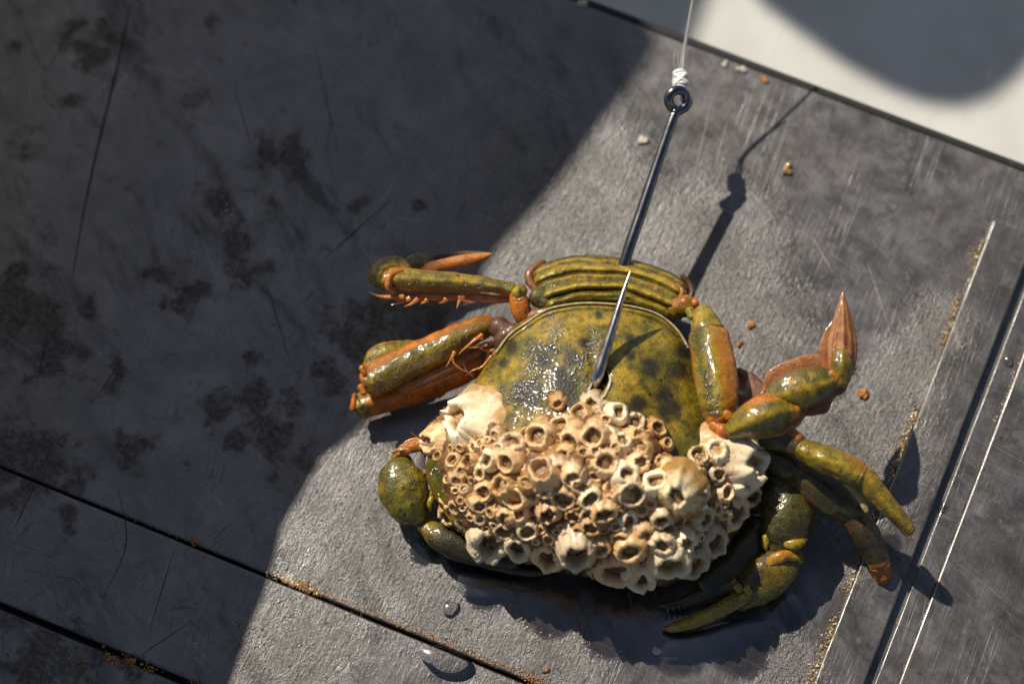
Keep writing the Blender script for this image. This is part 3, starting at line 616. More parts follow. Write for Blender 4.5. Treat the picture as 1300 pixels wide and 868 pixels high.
seg(l, 'keel', [(618, 440, 9), (590, 455, 8.6), (550, 474, 8), (510, 492, 7.6)], [(7, 6), (11, 8), (12, 8), (9, 7)], mat=MEMB, m=30, n=14, rough=.2)
seg(l, 'carpus', [(468, 468, 8.5), (480, 454, 9), (500, 446, 9), (522, 440, 9)], [(9, 9), (14, 11), (13, 10), (8, 7)], pig=seg_pig(.6, .4, yel=.7), m=26)
for x, y, h in ((461, 470, 13.2), (460, 494, 12.4)): seg(l, 'knuckle', [(x-1, y-2, h), (x+2, y+4, h)], [(5, 6), (4, 5)], pig=lambda s, p: (1, 0, .1), n=14)
spine(mer, [(612, 425, 15.5), (600, 434, 15.6), (588, 444, 15), (582, 450, 14.5)], .5); spine(mer, [(577, 447, 15), (572, 456, 14.6), (566, 466, 14)], .45); spine(mer, [(574, 452, 15), (577, 462, 14), (588, 470, 13), (602, 475, 12)], .4)
for q in ([(618, 438, 14), (606, 441, 14), (594, 441, 14)], [(624, 452, 13), (612, 466, 12), (600, 470, 12), (590, 478, 11)], [(612, 430, 14), (604, 429, 14.5), (598, 431, 15)], [(625, 445, 13), (614, 444, 13.2), (606, 438, 13.5)]): spine(l, q, .42)
# lower left leg
l = leg('lower left leg half hidden beneath the spotted one')
seg(l, 'coxa', [(650, 465, 9), (625, 450, 9)], [(16, 13), (15, 12)], mat=DARKMEMB)
seg(l, 'merus', [(628, 445, 7), (590, 468, 6.5), (540, 489, 6), (490, 506, 5.6), (462, 513, 5.5), (456, 515, 5.5)], [(14, 12), (16, 13), (17, 14), (16, 14), (15, 13), (13, 12)], m=40, n=26,
    pig=lambda s, ph: (.85*sm(.93, .6, s)+.1, .25*sm(.8, .3, s), .4*sm(.8, 1, s)), cap=(.7, .6))
seg(l, 'knuckle', [(450, 503, 7), (448, 518, 6.6)], [(4, 5), (4, 5)], pig=lambda s, p: (1, 0, .1), n=14)

# left claw
l = leg('left claw, rounded olive joint with finger tucked under the barnacles', 'claw')
seg(l, 'claw_joint', [(508, 584, 8.5), (508, 600, 8.5), (512, 620, 8), (522, 645, 7.5), (533, 658, 7)], [(14, 14), (26, 22), (32, 26), (24, 22), (12, 12)], m=40, n=36, rough=.35, pig=lambda s, ph: (.35*sm(.12, 0, s), 0, .5*math.exp(-((s-.35)/.3)**2)*max(0, -math.cos(ph)+.3)), cap=(.6, .6), shape=2.2)
seg(l, 'claw_rim', [(520, 574, 8), (500, 583, 8), (487, 600, 7.6), (483, 622, 7.2), (489, 645, 6.8), (510, 665, 6.4)], [(1.6, 1.5)]*6, mat=HINGE, m=40, n=8)
seg(l, 'claw_rim', [(515, 576, 9.5), (502, 585, 9.8), (495, 594, 9.5)], [(3, 3)]*3, pig=lambda s, p: (.9, 0, .3), m=14, n=10)
seg(l, 'palm', [(540, 668, 6), (562, 684, 6.2), (600, 700, 5.8), (650, 712, 5)], [(11, 10), (17, 15), (17, 15), (12, 10)], m=30, n=28, rough=.3, pig=lambda s, ph: (0, .15+.75*sm(.12, .4, s), .6*sm(.3, .05, s)))
seg(l, 'finger', [(590, 706, 4.5), (640, 720, 4), (680, 726, 3.6), (702, 722, 3.5)], [(8, 6), (7, 5), (4, 3), (1, 1)], m=24, n=16, pig=lambda s, ph: (.2, .8, 0))
for q in ([(549, 628, 9.5), (551, 620, 10.5), (552, 611, 11)], [(548, 632, 9.5), (545, 640, 9.5), (547, 650, 8)], [(540, 600, 9), (548, 596, 10), (552, 590, 10)]): loft('tooth', q, [(.7, .7), (.5, .5), (.08, .08)], SHELL, l, n=10, m=8, pig=lambda s, p: (0, 0, .9))
for q in ([(528, 566, 12), (515, 566, 12), (500, 573, 12), (489, 578, 12)], [(530, 562, 12), (516, 563, 12), (506, 566, 12)], [(520, 570, 12), (508, 571, 12), (498, 576, 11.5)], [(532, 558, 12), (522, 558, 12), (512, 562, 12)]): spine(l, q, .6)
seg(l, 'hair_base', [(535, 565, 12), (518, 570, 11.6), (508, 578, 10)], [(7, 6), (6, 5), (4, 4)], pig=lambda s, p: (.9, .15, 0), n=14, rough=.35)

# right swimming leg
l = leg('upper right swimming leg raised with a pointed amber tip')
seg(l, 'coxa', [(858, 392, 17), (872, 388, 17)], [(13, 11), (14, 12)], pig=lambda s, p: (.25+.6*(math.cos(p) < -.2), .2, .1))
seg(l, 'joint', [(870, 384, 17), (882, 385, 18)], [(5, 5), (6, 6)], pig=lambda s, p: (1, 0, 0))
seg(l, 'knuckle', [(876, 396, 19), (879, 402, 19.3)], [(7, 7), (6, 6)], pig=lambda s, p: (.1, 0, .8), n=16)
seg(l, 'ischium', [(891, 396, 19), (895, 408, 19.5), (898, 420, 20)], [(12, 11), (18, 14), (21, 16)], pig=lambda s, p: (.3*sm(.3, .9, math.cos(p)), 0, .65), cap=(.6, .3))
mer = seg(l, 'merus', [(899, 424, 20), (904, 450, 21), (909, 480, 22), (912, 510, 22.3), (913, 532, 22)], [(22, 18), (24, 20), (24, 20), (22, 18), (15, 13)], m=44, n=34, shape=2.15, rough=.22, cap=(.35, .5),
          pig=lambda s, ph: (min(1, .75*sm(-.2, .5, -math.cos(ph))*(1-.3*sm(.75, 1, s))+.9*sm(.93, 1, s)), 0, .75*sm(-.3, .5, -math.cos(ph))*max(0, math.sin(ph)+.4)))
seg(l, 'joint', [(908, 540, 22), (917, 547, 22), (924, 548, 22)], [(9, 8), (11, 10), (8, 8)], pig=lambda s, p: (1, 0, 0), n=18)
seg(l, 'knuckle', [(921, 526, 23.6), (925, 529, 23.6)], [(6, 6), (5, 5)], pig=lambda s, p: (1, 0, .3), n=14)
seg(l, 'carpus', [(930, 546, 23), (945, 538, 24), (968, 528, 25), (990, 522, 25), (1008, 521, 25)], [(11, 10), (18, 16), (23, 19), (20, 16), (10, 9)], m=36, n=30, shape=2.2, pig=lambda s, ph: (max(.85*sm(.5, .95, -math.cos(ph))*sm(.3, .5, s), .7*sm(.9, 1, s)), .05, .35*max(0, math.sin(ph))*sm(0, .4, -math.cos(ph)+.3)))
seg(l, 'carpus_flange', [(960, 553, 22.5), (985, 545, 23), (1008, 533, 23.6), (1017, 527, 24)], [(5, 1.6), (9, 2), (9, 2), (5, 1.6)], mat=MEMB, m=22, n=12, rough=.3)
seg(l, 'carpus_flange', [(938, 470, 15), (950, 485, 15), (955, 502, 15.5), (948, 522, 16)], [(4, 2), (14, 3), (20, 4), (8, 3)], mat=mat_membrane('red_brown_membrane', (.12, .035, .008), (.26, .09, .02)), m=24, n=18)
seg(l, 'propodus_flange', [(972, 503, 23.4), (990, 492, 23.6), (1020, 490, 23.8), (1048, 486, 24), (1062, 486, 24)], [(8, 1.8), (26, 2.2), (37, 2.4), (34, 2.2), (16, 1.8)], mat=MEMB, m=34, n=26, rough=.25)
seg(l, 'propodus', [(978, 503, 25), (995, 499, 25.6), (1020, 493, 26), (1045, 486, 26), (1058, 481, 26)], [(10, 8), (19, 13), (23, 15), (19, 13), (12, 9)], m=38, n=34, shape=2.1, rough=.16, pig=lambda s, ph: (.8*sm(.95, 1, s), .55*math.exp(-((math.cos(ph)+.35)/.13)**2)*(math.sin(ph) > 0)+.5*sm(.75, 1, abs(math.cos(ph))), .45*math.exp(-((math.cos(ph))/.25)**2)))
seg(l, 'knuckle', [(1056, 476, 27), (1062, 478, 27)], [(7, 5), (5, 4)], pig=lambda s, p: (.85, 0, .5), n=16)
dac = seg(l, 'dactyl', [(1066, 482, 25.5), (1068, 465, 26), (1069, 440, 26.5), (1070, 415, 27), (1070, 392, 27.5), (1070, 372, 27.8)], [(9, 7), (14, 10), (15.5, 10), (11.5, 8), (6.5, 5), (1.4, 1.2)], mat=MEMB, m=50, n=40, ridges=8, ridge_amp=.11, cap=(.6, .6), rough=.05)
seg(l, 'dactyl_base', [(1066, 484, 25.8), (1068, 468, 26.6), (1069, 452, 26.9)], [(10, 8), (13, 10.5), (12, 9)], pig=lambda s, p: (.3*sm(.5, 1, s), .1, .3), n=24, ridges=8, ridge_amp=.08)
seg(l, 'dactyl_flange', [(1049, 462, 24.5), (1047, 445, 25), (1052, 425, 25.6), (1058, 408, 26)], [(5, 1.2), (8, 1.4), (7, 1.4), (2, 1)], mat=MEMB, m=24, n=12, rough=.3)
seg(l, 'dactyl_flange', [(1076, 482, 24.5), (1081, 460, 25), (1083, 440, 25.4), (1078, 420, 26)], [(3, 1.2), (4, 1.2), (4, 1.2), (2, 1)], mat=MEMB, m=24, n=12, rough=.5)
for x, y in ((1088, 438), (1088, 446), (1086, 430), (1086, 468), (1084, 474), (1086, 454), (1044, 448), (1043, 438), (1045, 430)):
    s_ = 1 if x > 1070 else -1; spine(dac, [(x-4*s_, y+2, 25), (x, y, 25), (x+2*s_, y-3, 25)], .32, MEMB)

# right walking leg (lit)
l = leg('right walking leg pointing down right with blunt tip')
seg(l, 'ischium', [(975, 552, 19), (995, 556, 20), (1012, 566, 20.5)], [(17, 14), (18, 15), (15, 13)], pig=lambda s, p: (.25, .75, 0))
seg(l, 'joint', [(1004, 550, 22), (1014, 556, 22)], [(7, 6), (6, 5)], pig=lambda s, p: (.9, .2, 0), n=16)
seg(l, 'merus', [(1018, 570, 21.5), (1040, 580, 22), (1065, 590, 22), (1085, 600, 21.6), (1094, 605, 21.4)], [(12, 11), (15, 13), (16, 14), (15, 13), (12, 11)], m=36, n=30, shape=2.3, pig=lambda s, ph: (.55*sm(.35, .9, s)*sm(-.3, .5, -math.cos(ph)), 0, .55*max(0, math.sin(ph))), cap=(.7, .4))
seg(l, 'propodus', [(1096, 604, 21), (1110, 622, 20), (1130, 645, 18.5), (1150, 668, 16.5), (1156, 675, 16)], [(13, 12), (12, 11), (10.5, 9.5), (8.5, 8), (6.5, 6)], m=36, n=26, shape=2.3, pig=lambda s, ph: (.12+.6*sm(.9, 1, s), .15*s, .4*max(0, math.sin(ph))), cap=(.5, .5))
seg(l, 'membrane', [(1072, 612, 19), (1090, 625, 18), (1100, 648, 17)], [(3, 2), (7, 3), (3, 2)], mat=HINGE, n=12)
# right walking leg in shade, that shade also painted in as dark pigment
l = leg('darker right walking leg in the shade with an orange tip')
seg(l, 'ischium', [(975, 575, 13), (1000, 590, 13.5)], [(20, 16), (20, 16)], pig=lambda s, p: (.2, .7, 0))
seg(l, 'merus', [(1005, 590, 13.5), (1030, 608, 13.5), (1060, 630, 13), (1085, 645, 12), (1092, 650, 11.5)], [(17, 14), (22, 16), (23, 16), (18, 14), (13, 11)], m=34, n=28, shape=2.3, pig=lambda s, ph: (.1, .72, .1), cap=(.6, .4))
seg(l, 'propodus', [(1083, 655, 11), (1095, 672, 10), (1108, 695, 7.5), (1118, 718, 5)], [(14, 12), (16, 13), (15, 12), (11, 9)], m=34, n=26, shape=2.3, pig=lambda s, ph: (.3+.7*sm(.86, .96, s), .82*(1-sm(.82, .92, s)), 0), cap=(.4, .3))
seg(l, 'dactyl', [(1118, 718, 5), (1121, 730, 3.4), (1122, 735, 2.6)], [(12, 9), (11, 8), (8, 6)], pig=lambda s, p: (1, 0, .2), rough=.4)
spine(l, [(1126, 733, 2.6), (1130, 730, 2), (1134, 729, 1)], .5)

# right claw: shade below the barnacles painted in as dark pigment
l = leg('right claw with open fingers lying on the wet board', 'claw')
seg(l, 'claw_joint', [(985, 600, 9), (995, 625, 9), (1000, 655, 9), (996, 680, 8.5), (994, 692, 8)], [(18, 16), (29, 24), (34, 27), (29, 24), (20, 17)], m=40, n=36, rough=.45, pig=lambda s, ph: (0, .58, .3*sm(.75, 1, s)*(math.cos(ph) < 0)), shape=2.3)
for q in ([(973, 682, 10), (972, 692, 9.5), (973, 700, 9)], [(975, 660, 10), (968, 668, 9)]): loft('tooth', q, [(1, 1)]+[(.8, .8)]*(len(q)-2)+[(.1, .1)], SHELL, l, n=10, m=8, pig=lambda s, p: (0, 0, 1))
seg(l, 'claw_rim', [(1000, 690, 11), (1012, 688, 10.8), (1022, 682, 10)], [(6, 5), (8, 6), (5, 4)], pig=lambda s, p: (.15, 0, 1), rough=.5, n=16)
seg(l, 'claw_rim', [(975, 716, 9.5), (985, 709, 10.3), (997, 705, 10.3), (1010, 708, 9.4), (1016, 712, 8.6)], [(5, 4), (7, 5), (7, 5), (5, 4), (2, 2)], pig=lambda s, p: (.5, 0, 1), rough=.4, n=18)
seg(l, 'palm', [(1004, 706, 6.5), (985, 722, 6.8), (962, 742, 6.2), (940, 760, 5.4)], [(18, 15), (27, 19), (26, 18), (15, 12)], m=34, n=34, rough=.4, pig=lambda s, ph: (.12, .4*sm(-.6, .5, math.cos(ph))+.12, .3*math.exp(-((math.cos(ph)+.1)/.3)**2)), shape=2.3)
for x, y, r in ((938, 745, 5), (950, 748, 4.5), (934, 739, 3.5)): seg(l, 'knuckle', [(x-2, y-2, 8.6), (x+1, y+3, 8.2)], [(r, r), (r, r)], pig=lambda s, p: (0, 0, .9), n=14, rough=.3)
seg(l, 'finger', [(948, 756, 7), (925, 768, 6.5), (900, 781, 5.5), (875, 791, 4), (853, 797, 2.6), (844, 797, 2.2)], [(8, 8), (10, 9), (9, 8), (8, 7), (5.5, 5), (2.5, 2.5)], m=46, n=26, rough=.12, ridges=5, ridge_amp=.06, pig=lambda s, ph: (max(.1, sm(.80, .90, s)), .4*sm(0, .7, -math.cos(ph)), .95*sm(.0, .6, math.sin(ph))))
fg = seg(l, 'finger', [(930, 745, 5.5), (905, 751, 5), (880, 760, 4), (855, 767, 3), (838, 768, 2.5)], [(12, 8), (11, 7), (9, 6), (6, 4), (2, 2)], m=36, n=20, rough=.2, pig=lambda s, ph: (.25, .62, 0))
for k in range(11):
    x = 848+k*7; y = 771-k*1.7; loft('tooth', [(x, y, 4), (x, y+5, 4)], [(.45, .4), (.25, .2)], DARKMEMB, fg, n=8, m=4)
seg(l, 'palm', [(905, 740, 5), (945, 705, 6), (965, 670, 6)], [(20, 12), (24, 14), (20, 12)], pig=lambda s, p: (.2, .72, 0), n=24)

# ------------------------------------------------------------------ barnacles
POLY = [(560, 512), (600, 495), (638, 505), (648, 540), (690, 532), (722, 520), (760, 503), (800, 522), (835, 545), (868, 580), (905, 556), (965, 560), (985, 600), (962, 645), (932, 692), (900, 722), (852, 748), (800, 752), (760, 742), (700, 727), (640, 714), (598, 700), (555, 652), (545, 600), (522, 562)]
def pdist(x, y):
    ins = False; d = 1e9; n = len(POLY)
    for i in range(n):
        x1, y1 = POLY[i]; x2, y2 = POLY[(i+1) % n]
        if (y1 > y) != (y2 > y) and x < (x2-x1)*(y-y1)/(y2-y1)+x1: ins = not ins
        L2 = (x2-x1)**2+(y2-y1)**2; t = max(0, min(1, ((x-x1)*(x2-x1)+(y-y1)*(y2-y1))/L2)); d = min(d, math.hypot(x-x1-t*(x2-x1), y-y1-t*(y2-y1)))
    return d if ins else -d
# crust: the joined bases of old barnacles, built on the carapace
V = []; idx = {}; F = []; A = []
st = 4
for j in range(480, 762, st):
    for i in range(510, 996, st):
        d = pdist(i, j)
        if d < 3: continue
        e = sm(3, 26, d); hh, nn = hit(i, j)
        if hh is not None: hz = hh.z
        else:
            s_ = 1.0; hz = 12.5
            for q in range(60):
                s_ -= .02; x2, y2 = CC[0]+(i-CC[0])*s_, CC[1]+(j-CC[1])*s_; h2, _ = hit(x2, y2)
                if h2 is not None: hz = h2.z-.5; break
        w0 = P(i, j, hz); hz = hz+(-1.5+3.0*e)*(.8+.4*sm(520, 640, j))+e*(1.5*nz(w0, .14, 2)+1.3*nz(w0, .45, 3)+.5*nz(w0, 1.1, 4))
        if hh is None: hz = max(hz, 9)
        idx[(i, j)] = len(V); V.append(P(i, j, hz)); A.append((0, 0, .4+.5*nz(w0, .3, 9)))
for (i, j), a in idx.items():
    q = [(i, j), (i+st, j), (i+st, j+st), (i, j+st)]
    if all(k in idx for k in q): F.append(tuple(idx[k] for k in reversed(q)))
# close below so the crust is a thick shell
ec = {}
for f in F:
    for k in range(4):
        e = (f[k], f[(k+1) % 4]); ec[e] = ec.get(e, 0)+1
bd = [e for e in ec if (e[1], e[0]) not in ec]; low = {}
for a, b in bd:
    for v in (a, b):
        if v not in low: low[v] = len(V); c0 = P(*CC, 10); w = V[v]; V.append(w+(c0-w)*.10-Vector((0, 0, 4.5))); A.append((0, 0, .1))
for a, b in bd: F.append((b, a, low[a], low[b]))
crust = tag(finish('barnacle_crust', V, F, CRUST, crab, attrs={'pig': A}), kind='stuff')
CB = BVHTree.FromPolygons([tuple(v) for v in V], F)

def barnacle_mesh(seed, ribs=6, steep=.55, height=1.1, op=.5, n=36, jag=.1, oval=.75, pmix=.6):
    """unit base radius 1 (mm), axis z"""
    r = random.Random(seed); V = []; A = []; F = []
    ph0 = r.random()*6.28; rib = [r.uniform(.4, 1) for _ in range(ribs)]
    ro = 1-steep; ri = ro*op; H = height
    prof = [(1.16, -.55, 0, 0, 0), (1.05, .0, 0, 0, .0), (1.0, .25*H, 0, 0, .2), (.5+.5*ro+.04, .52*H, 0, 0, .5), (ro+.10, .78*H, .1, 0, .8), (ro, .94*H, .8, 0, 1),
            ((ro*.65+ri*.35), 1.02*H, 1, 0, 1), (ri*1.04, .97*H, .9, .1, 1), (ri*.93, .84*H, .1, .8, 1), (ri*.86, .74*H, 0, 1, .8), (ri*.8, .68*H, 0, 1, .6), (.02, .64*H, 0, 1, .5)]
    jx = [r.gauss(0, 1) for _ in range(64)]; lean = (r.uniform(-.12, .12), r.uniform(-.12, .12))
    for i, (rr, z, rim, ins, hh) in enumerate(prof):
        for j in range(n):
            th = 2*math.pi*j/n; seg_ = (th*ribs/(2*math.pi)) % 1; k = int(th*ribs/(2*math.pi)) % ribs
            prof_r = 1+(.13*abs(math.sin(math.pi*seg_))**.6*rib[k]-.11*math.exp(-(min(seg_, 1-seg_)/.06)**2))*(1 if 0 < i < 8 else .3)
            pa = (th % (2*math.pi/ribs))-math.pi/ribs; poly = math.cos(math.pi/ribs)/math.cos(pa); prof_r *= 1+(poly*1.12-1)*pmix*(1 if 2 < i < 10 else .3)
            prof_r += .03*math.sin(th*ribs*3+seed)*(1 if 0 < i < 7 else 0)
            ov = 1 if i < 3 else 1-(1-oval)*(i-2)/5 if i < 8 else oval
            x = rr*prof_r*math.cos(th+ph0); y = rr*prof_r*math.sin(th+ph0)*ov
            zz = z
            if 4 <= i <= 8: zz += height*jag*(math.cos(th*ribs+jx[k])*.5+.35*jx[(j*7+k) % 64]*(.5 if i == 6 else .25))
            f = max(0, z/height); n1_, n2_, n3_ = nz((x, y, zz), 1.7, seed), nz((x, y, zz), 1.7, seed+5), nz((x, y, zz), 2.6, seed+9); x += lean[0]*f+.09*n1_; y += lean[1]*f+.09*n2_; zz += .09*n3_*(i > 2)
            V.append(Vector((x, y, zz))); A.append((rim, ins, hh))
    m = len(prof)
    for i in range(m-1):
        for j in range(n): F.append((i*n+j, i*n+(j+1) % n, (i+1)*n+(j+1) % n, (i+1)*n+j))
    # operculum: two pairs of valves meeting in a ridge
    o_r = ri*.84; OV = []; OF = []
    c, s = math.cos(ph0), math.sin(ph0)
    g = 10
    for a in range(g+1):
        for b in range(g+1):
            x = (a/g*2-1); y = (b/g*2-1); rad = max(abs(x), abs(y)); l = math.hypot(x, y) or 1
            xx, yy = x/l*rad, y/l*rad
            z = .68*height+.20*height*(1-abs(yy))*(1-.4*abs(xx))-.10*height*math.exp(-(yy/.10)**2)-.05*height*math.exp(-(xx/.09)**2)
            X, Y = xx*o_r, yy*o_r*oval; OV.append(Vector((X*c-Y*s*0-0*Y, 0, 0)) if 0 else Vector((X*c-Y*s, X*s*oval+Y*c, z)))
    for a in range(g):
        for b in range(g): k = a*(g+1)+b; OF.append((k, k+g+1, k+g+2, k+1))
    return V, F, A, OV, OF
def mk(name, V, F, mat, A=None):
    me = bpy.data.meshes.new(name); me.from_pydata([tuple(v*MM) for v in V], [], F); me.materials.append(mat); me.polygons.foreach_set('use_smooth', [True]*len(me.polygons))
    if A:
        c = me.color_attributes.new('pig', 'FLOAT_COLOR', 'POINT'); full = np.ones((len(A), 4)); full[:, :3] = A; c.data.foreach_set('color', full.ravel())
    return me
VAR = {}
def variants(kind, cnt_, mats, **k):
    L_ = []
    for i in range(cnt_):
        kk = {a: (b(i) if callable(b) else b) for a, b in k.items()}
        V, F, A, OV, OF = barnacle_mesh(i*13+len(kind)*101, **kk); L_.append((mk('barnacle', V, F, mats[i % len(mats)], A), mk('operculum', OV, OF, OPERC)))
    VAR[kind] = L_
R_ = random.Random(3); U_ = lambda a, b: (lambda i: R_.uniform(a, b))
variants('cup', 28, [BARN[0], BARN[0], BARN[1], BARN[0], BARN[2], BARN[0], BARN[3]], steep=U_(.32, .50), height=U_(1.0, 1.7), op=U_(.62, .80), jag=U_(.0, .12), oval=U_(.58, .92), ribs=lambda i: R_.choice((4, 5, 6, 6)), pmix=U_(.2, 1.0))
variants('cone', 6, [BARN[1], BARN[0], BARN[1]], steep=U_(.40, .5), height=U_(1.0, 1.3), op=U_(.6, .72), jag=U_(.05, .12), oval=U_(.7, .9), n=56)
variants('giant', 3, [SHELLWHITE], steep=.46, height=.95, op=.66, jag=.16, oval=.72, ribs=4, n=72, pmix=.95)
variants('tube', 6, [BARN[1], BARN[3], BARN[0]], steep=U_(.15, .3), height=U_(1.5, 2.0), op=U_(.6, .72), jag=U_(.05, .12), oval=U_(.65, .85), n=56)
variants('small', 14, [BARN[2], BARN[0], BARN[2], BARN[0]], steep=U_(.32, .46), height=U_(.9, 1.5), op=U_(.56, .70), jag=U_(.0, .05), oval=U_(.7, .95), n=24)
def put(px, py, r, kind='cup', lean=(0, 0), amt=.35, sink=.5, var=None, label=None, ax=None):
    """px,py = where the mouth shows; r = base radius px; lean or ax = the way the mouth tips"""
    p, n = hit(px, py, CB)
    if p is None: p, n = hit(px, py)
    if p is None:
        s_ = 1
        while p is None and s_ > .3: s_ -= .02; p, n = hit(CC[0]+(px-CC[0])*s_, CC[1]+(py-CC[1])*s_, CB)
        n = (n+(P(px, py, p.z)-p).normalized()*.6).normalized(); p = p+Vector((0, 0, -1))
    if n.z < 0: n = -n
    if ax: a = Vector(ax).normalized()
    else: a = (n*.75+Vector((0, -.18, .55))+Vector((lean[0], -lean[1], 0))*amt*2+Vector((random.gauss(0, .16), random.gauss(0, .16), 0))).normalized()
    kv = var if var is not None else random.randrange(len(VAR[kind])); mb, mo = VAR[kind][kv]
    s = r/6.0; q = a.to_track_quat('Z', 'Y') @ Quaternion((0, 0, 1), random.uniform(0, 6.28))
    zmax = sorted(v.co.z for v in mb.vertices)[-6]/MM*s
    org = P(px, py, p.z+max(.25*s, a.z*zmax*(1-sink)))-a*zmax
    o = bpy.data.objects.new('barnacle', mb); COL.objects.link(o); o.parent = crab
    o.location = (org-Vector(crab['_b']))*MM; o.rotation_mode = 'QUATERNION'; o.rotation_quaternion = q; o.scale = (s*random.uniform(.9, 1.1), s*random.uniform(.9, 1.1), s)
    if label: o['label'] = label
    c = bpy.data.objects.new('operculum', mo); COL.objects.link(c); c.parent = o
    return o
BIG = [
 (572, 530, 50, 'giant', (-.66, .02, .72), 0, 'large white barnacle at the left shoulder'), (537, 563, 25, 'cone', (-.8, -.25, .5), 1, None), (859, 636, 33, 'giant', (-.1, -.5, .75), 2, 'large white barnacle low on the right'), (892, 630, 33, 'giant', (.5, -.35, .6), 1, None),
 (966, 583, 46, 'giant', (.80, -.15, .6), 2, 'large broken barnacle at the right edge'), (912, 572, 26, 'cone', (.2, .1, .9), 5, None), (955, 612, 34, 'giant', (.75, -.4, .6), 0, None), (619, 698, 33, 'tube', (-.12, -.85, .55), 0, 'ribbed barnacle with its mouth facing down at lower left'), (732, 710, 34, 'tube', (-.05, -.85, .5), 1, None),
 (780, 731, 31, 'tube', (-.1, -.8, .45), 2, None), (853, 726, 33, 'tube', (.2, -.8, .5), 3, None), (842, 697, 26, 'cone', (.1, -.6, .8), 2, None),
 (885, 718, 28, 'tube', (.4, -.8, .5), 4, None), (912, 692, 28, 'tube', (.6, -.7, .5), 1, None), (940, 657, 26, 'tube', (.8, -.5, .5), 5, None), (962, 630, 26, 'cone', (.8, -.4, .5), 1, None), (812, 742, 26, 'tube', (.05, -.9, .4), 0, None), (655, 702, 26, 'tube', (0, -.9, .5), 3, None), (692, 714, 28, 'tube', (-.1, -.9, .5), 5, None),
 (874, 692, 26, 'cone', (.4, -.6, .7), 0, None), (803, 704, 24, 'cup', (0, -.7, .7), None, None), (762, 700, 20, 'cup', (0, -.8, .6), None, None), (900, 662, 26, 'cone', (.5, -.5, .7), 3, None)]
SOLO = [(707, 513, 13, 'small lone barnacle left of the hook hole'), (837, 542, 15, None), (849, 563, 12, None), (887, 577, 17, None), (925, 622, 19, None), (915, 602, 17, None)]
MED = [(571, 586, 15), (593, 584, 15), (584, 598, 10), (562, 631, 18), (564, 658, 19), (586, 667, 15), (597, 639, 12), (617, 586, 16), (629, 568, 13), (647, 556, 18), (666, 549, 16), (681, 556, 20), (640, 589, 18), (685, 596, 27), (633, 615, 21), (610, 625, 16), (650, 632, 19), (674, 629, 15), (690, 625, 17), (714, 636, 17),
 (711, 541, 18), (727, 547, 11), (723, 563, 17), (714, 579, 14), (711, 598, 16), (724, 608, 15), (752, 551, 21), (752, 515, 16), (736, 523, 15), (740, 621, 16), (752, 636, 15), (660, 653, 17), (681, 650, 14), (698, 658, 19), (727, 660, 14), (747, 654, 17), (771, 517, 15), (789, 522, 17), (805, 533, 14), (772, 547, 15), (791, 553, 19), (810, 550, 13), (824, 554, 16), (812, 567, 16), (815, 586, 16), (768, 585, 20), (769, 532, 10),
 (797, 604, 22), (832, 607, 24), (775, 619, 19), (803, 632, 20), (770, 655, 18), (802, 664, 19), (825, 639, 11), (839, 662, 20), (863, 664, 15), (642, 660, 14), (668, 676, 15), (720, 682, 14), (785, 685, 15), (820, 685, 15), (700, 560, 12), (697, 578, 12), (655, 575, 12), (668, 612, 12), (735, 590, 12), (742, 573, 10), (780, 568, 10), (790, 585, 12), (757, 605, 11), (660, 590, 10), (607, 602, 12), (608, 645, 12), (578, 612, 11), (553, 600, 13), (556, 612, 10), (575, 645, 12), (750, 675, 15), (695, 685, 14), (640, 680, 16), (850, 595, 12), (845, 580, 8), (880, 600, 12)]
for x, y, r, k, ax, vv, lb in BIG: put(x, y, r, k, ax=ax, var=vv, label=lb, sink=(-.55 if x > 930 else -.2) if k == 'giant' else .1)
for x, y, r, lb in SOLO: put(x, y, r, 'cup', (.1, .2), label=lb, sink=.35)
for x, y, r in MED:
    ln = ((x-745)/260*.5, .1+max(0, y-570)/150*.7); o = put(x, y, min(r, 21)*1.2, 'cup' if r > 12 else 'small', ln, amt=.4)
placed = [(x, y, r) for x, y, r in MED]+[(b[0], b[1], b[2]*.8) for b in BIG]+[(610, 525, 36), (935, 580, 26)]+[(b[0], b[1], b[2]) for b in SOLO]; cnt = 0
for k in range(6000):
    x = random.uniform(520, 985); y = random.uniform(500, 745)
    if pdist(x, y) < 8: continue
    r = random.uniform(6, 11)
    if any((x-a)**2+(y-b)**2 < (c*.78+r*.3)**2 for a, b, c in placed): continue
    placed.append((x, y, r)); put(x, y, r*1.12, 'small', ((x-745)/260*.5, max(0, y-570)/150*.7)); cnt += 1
    if cnt > 150: break

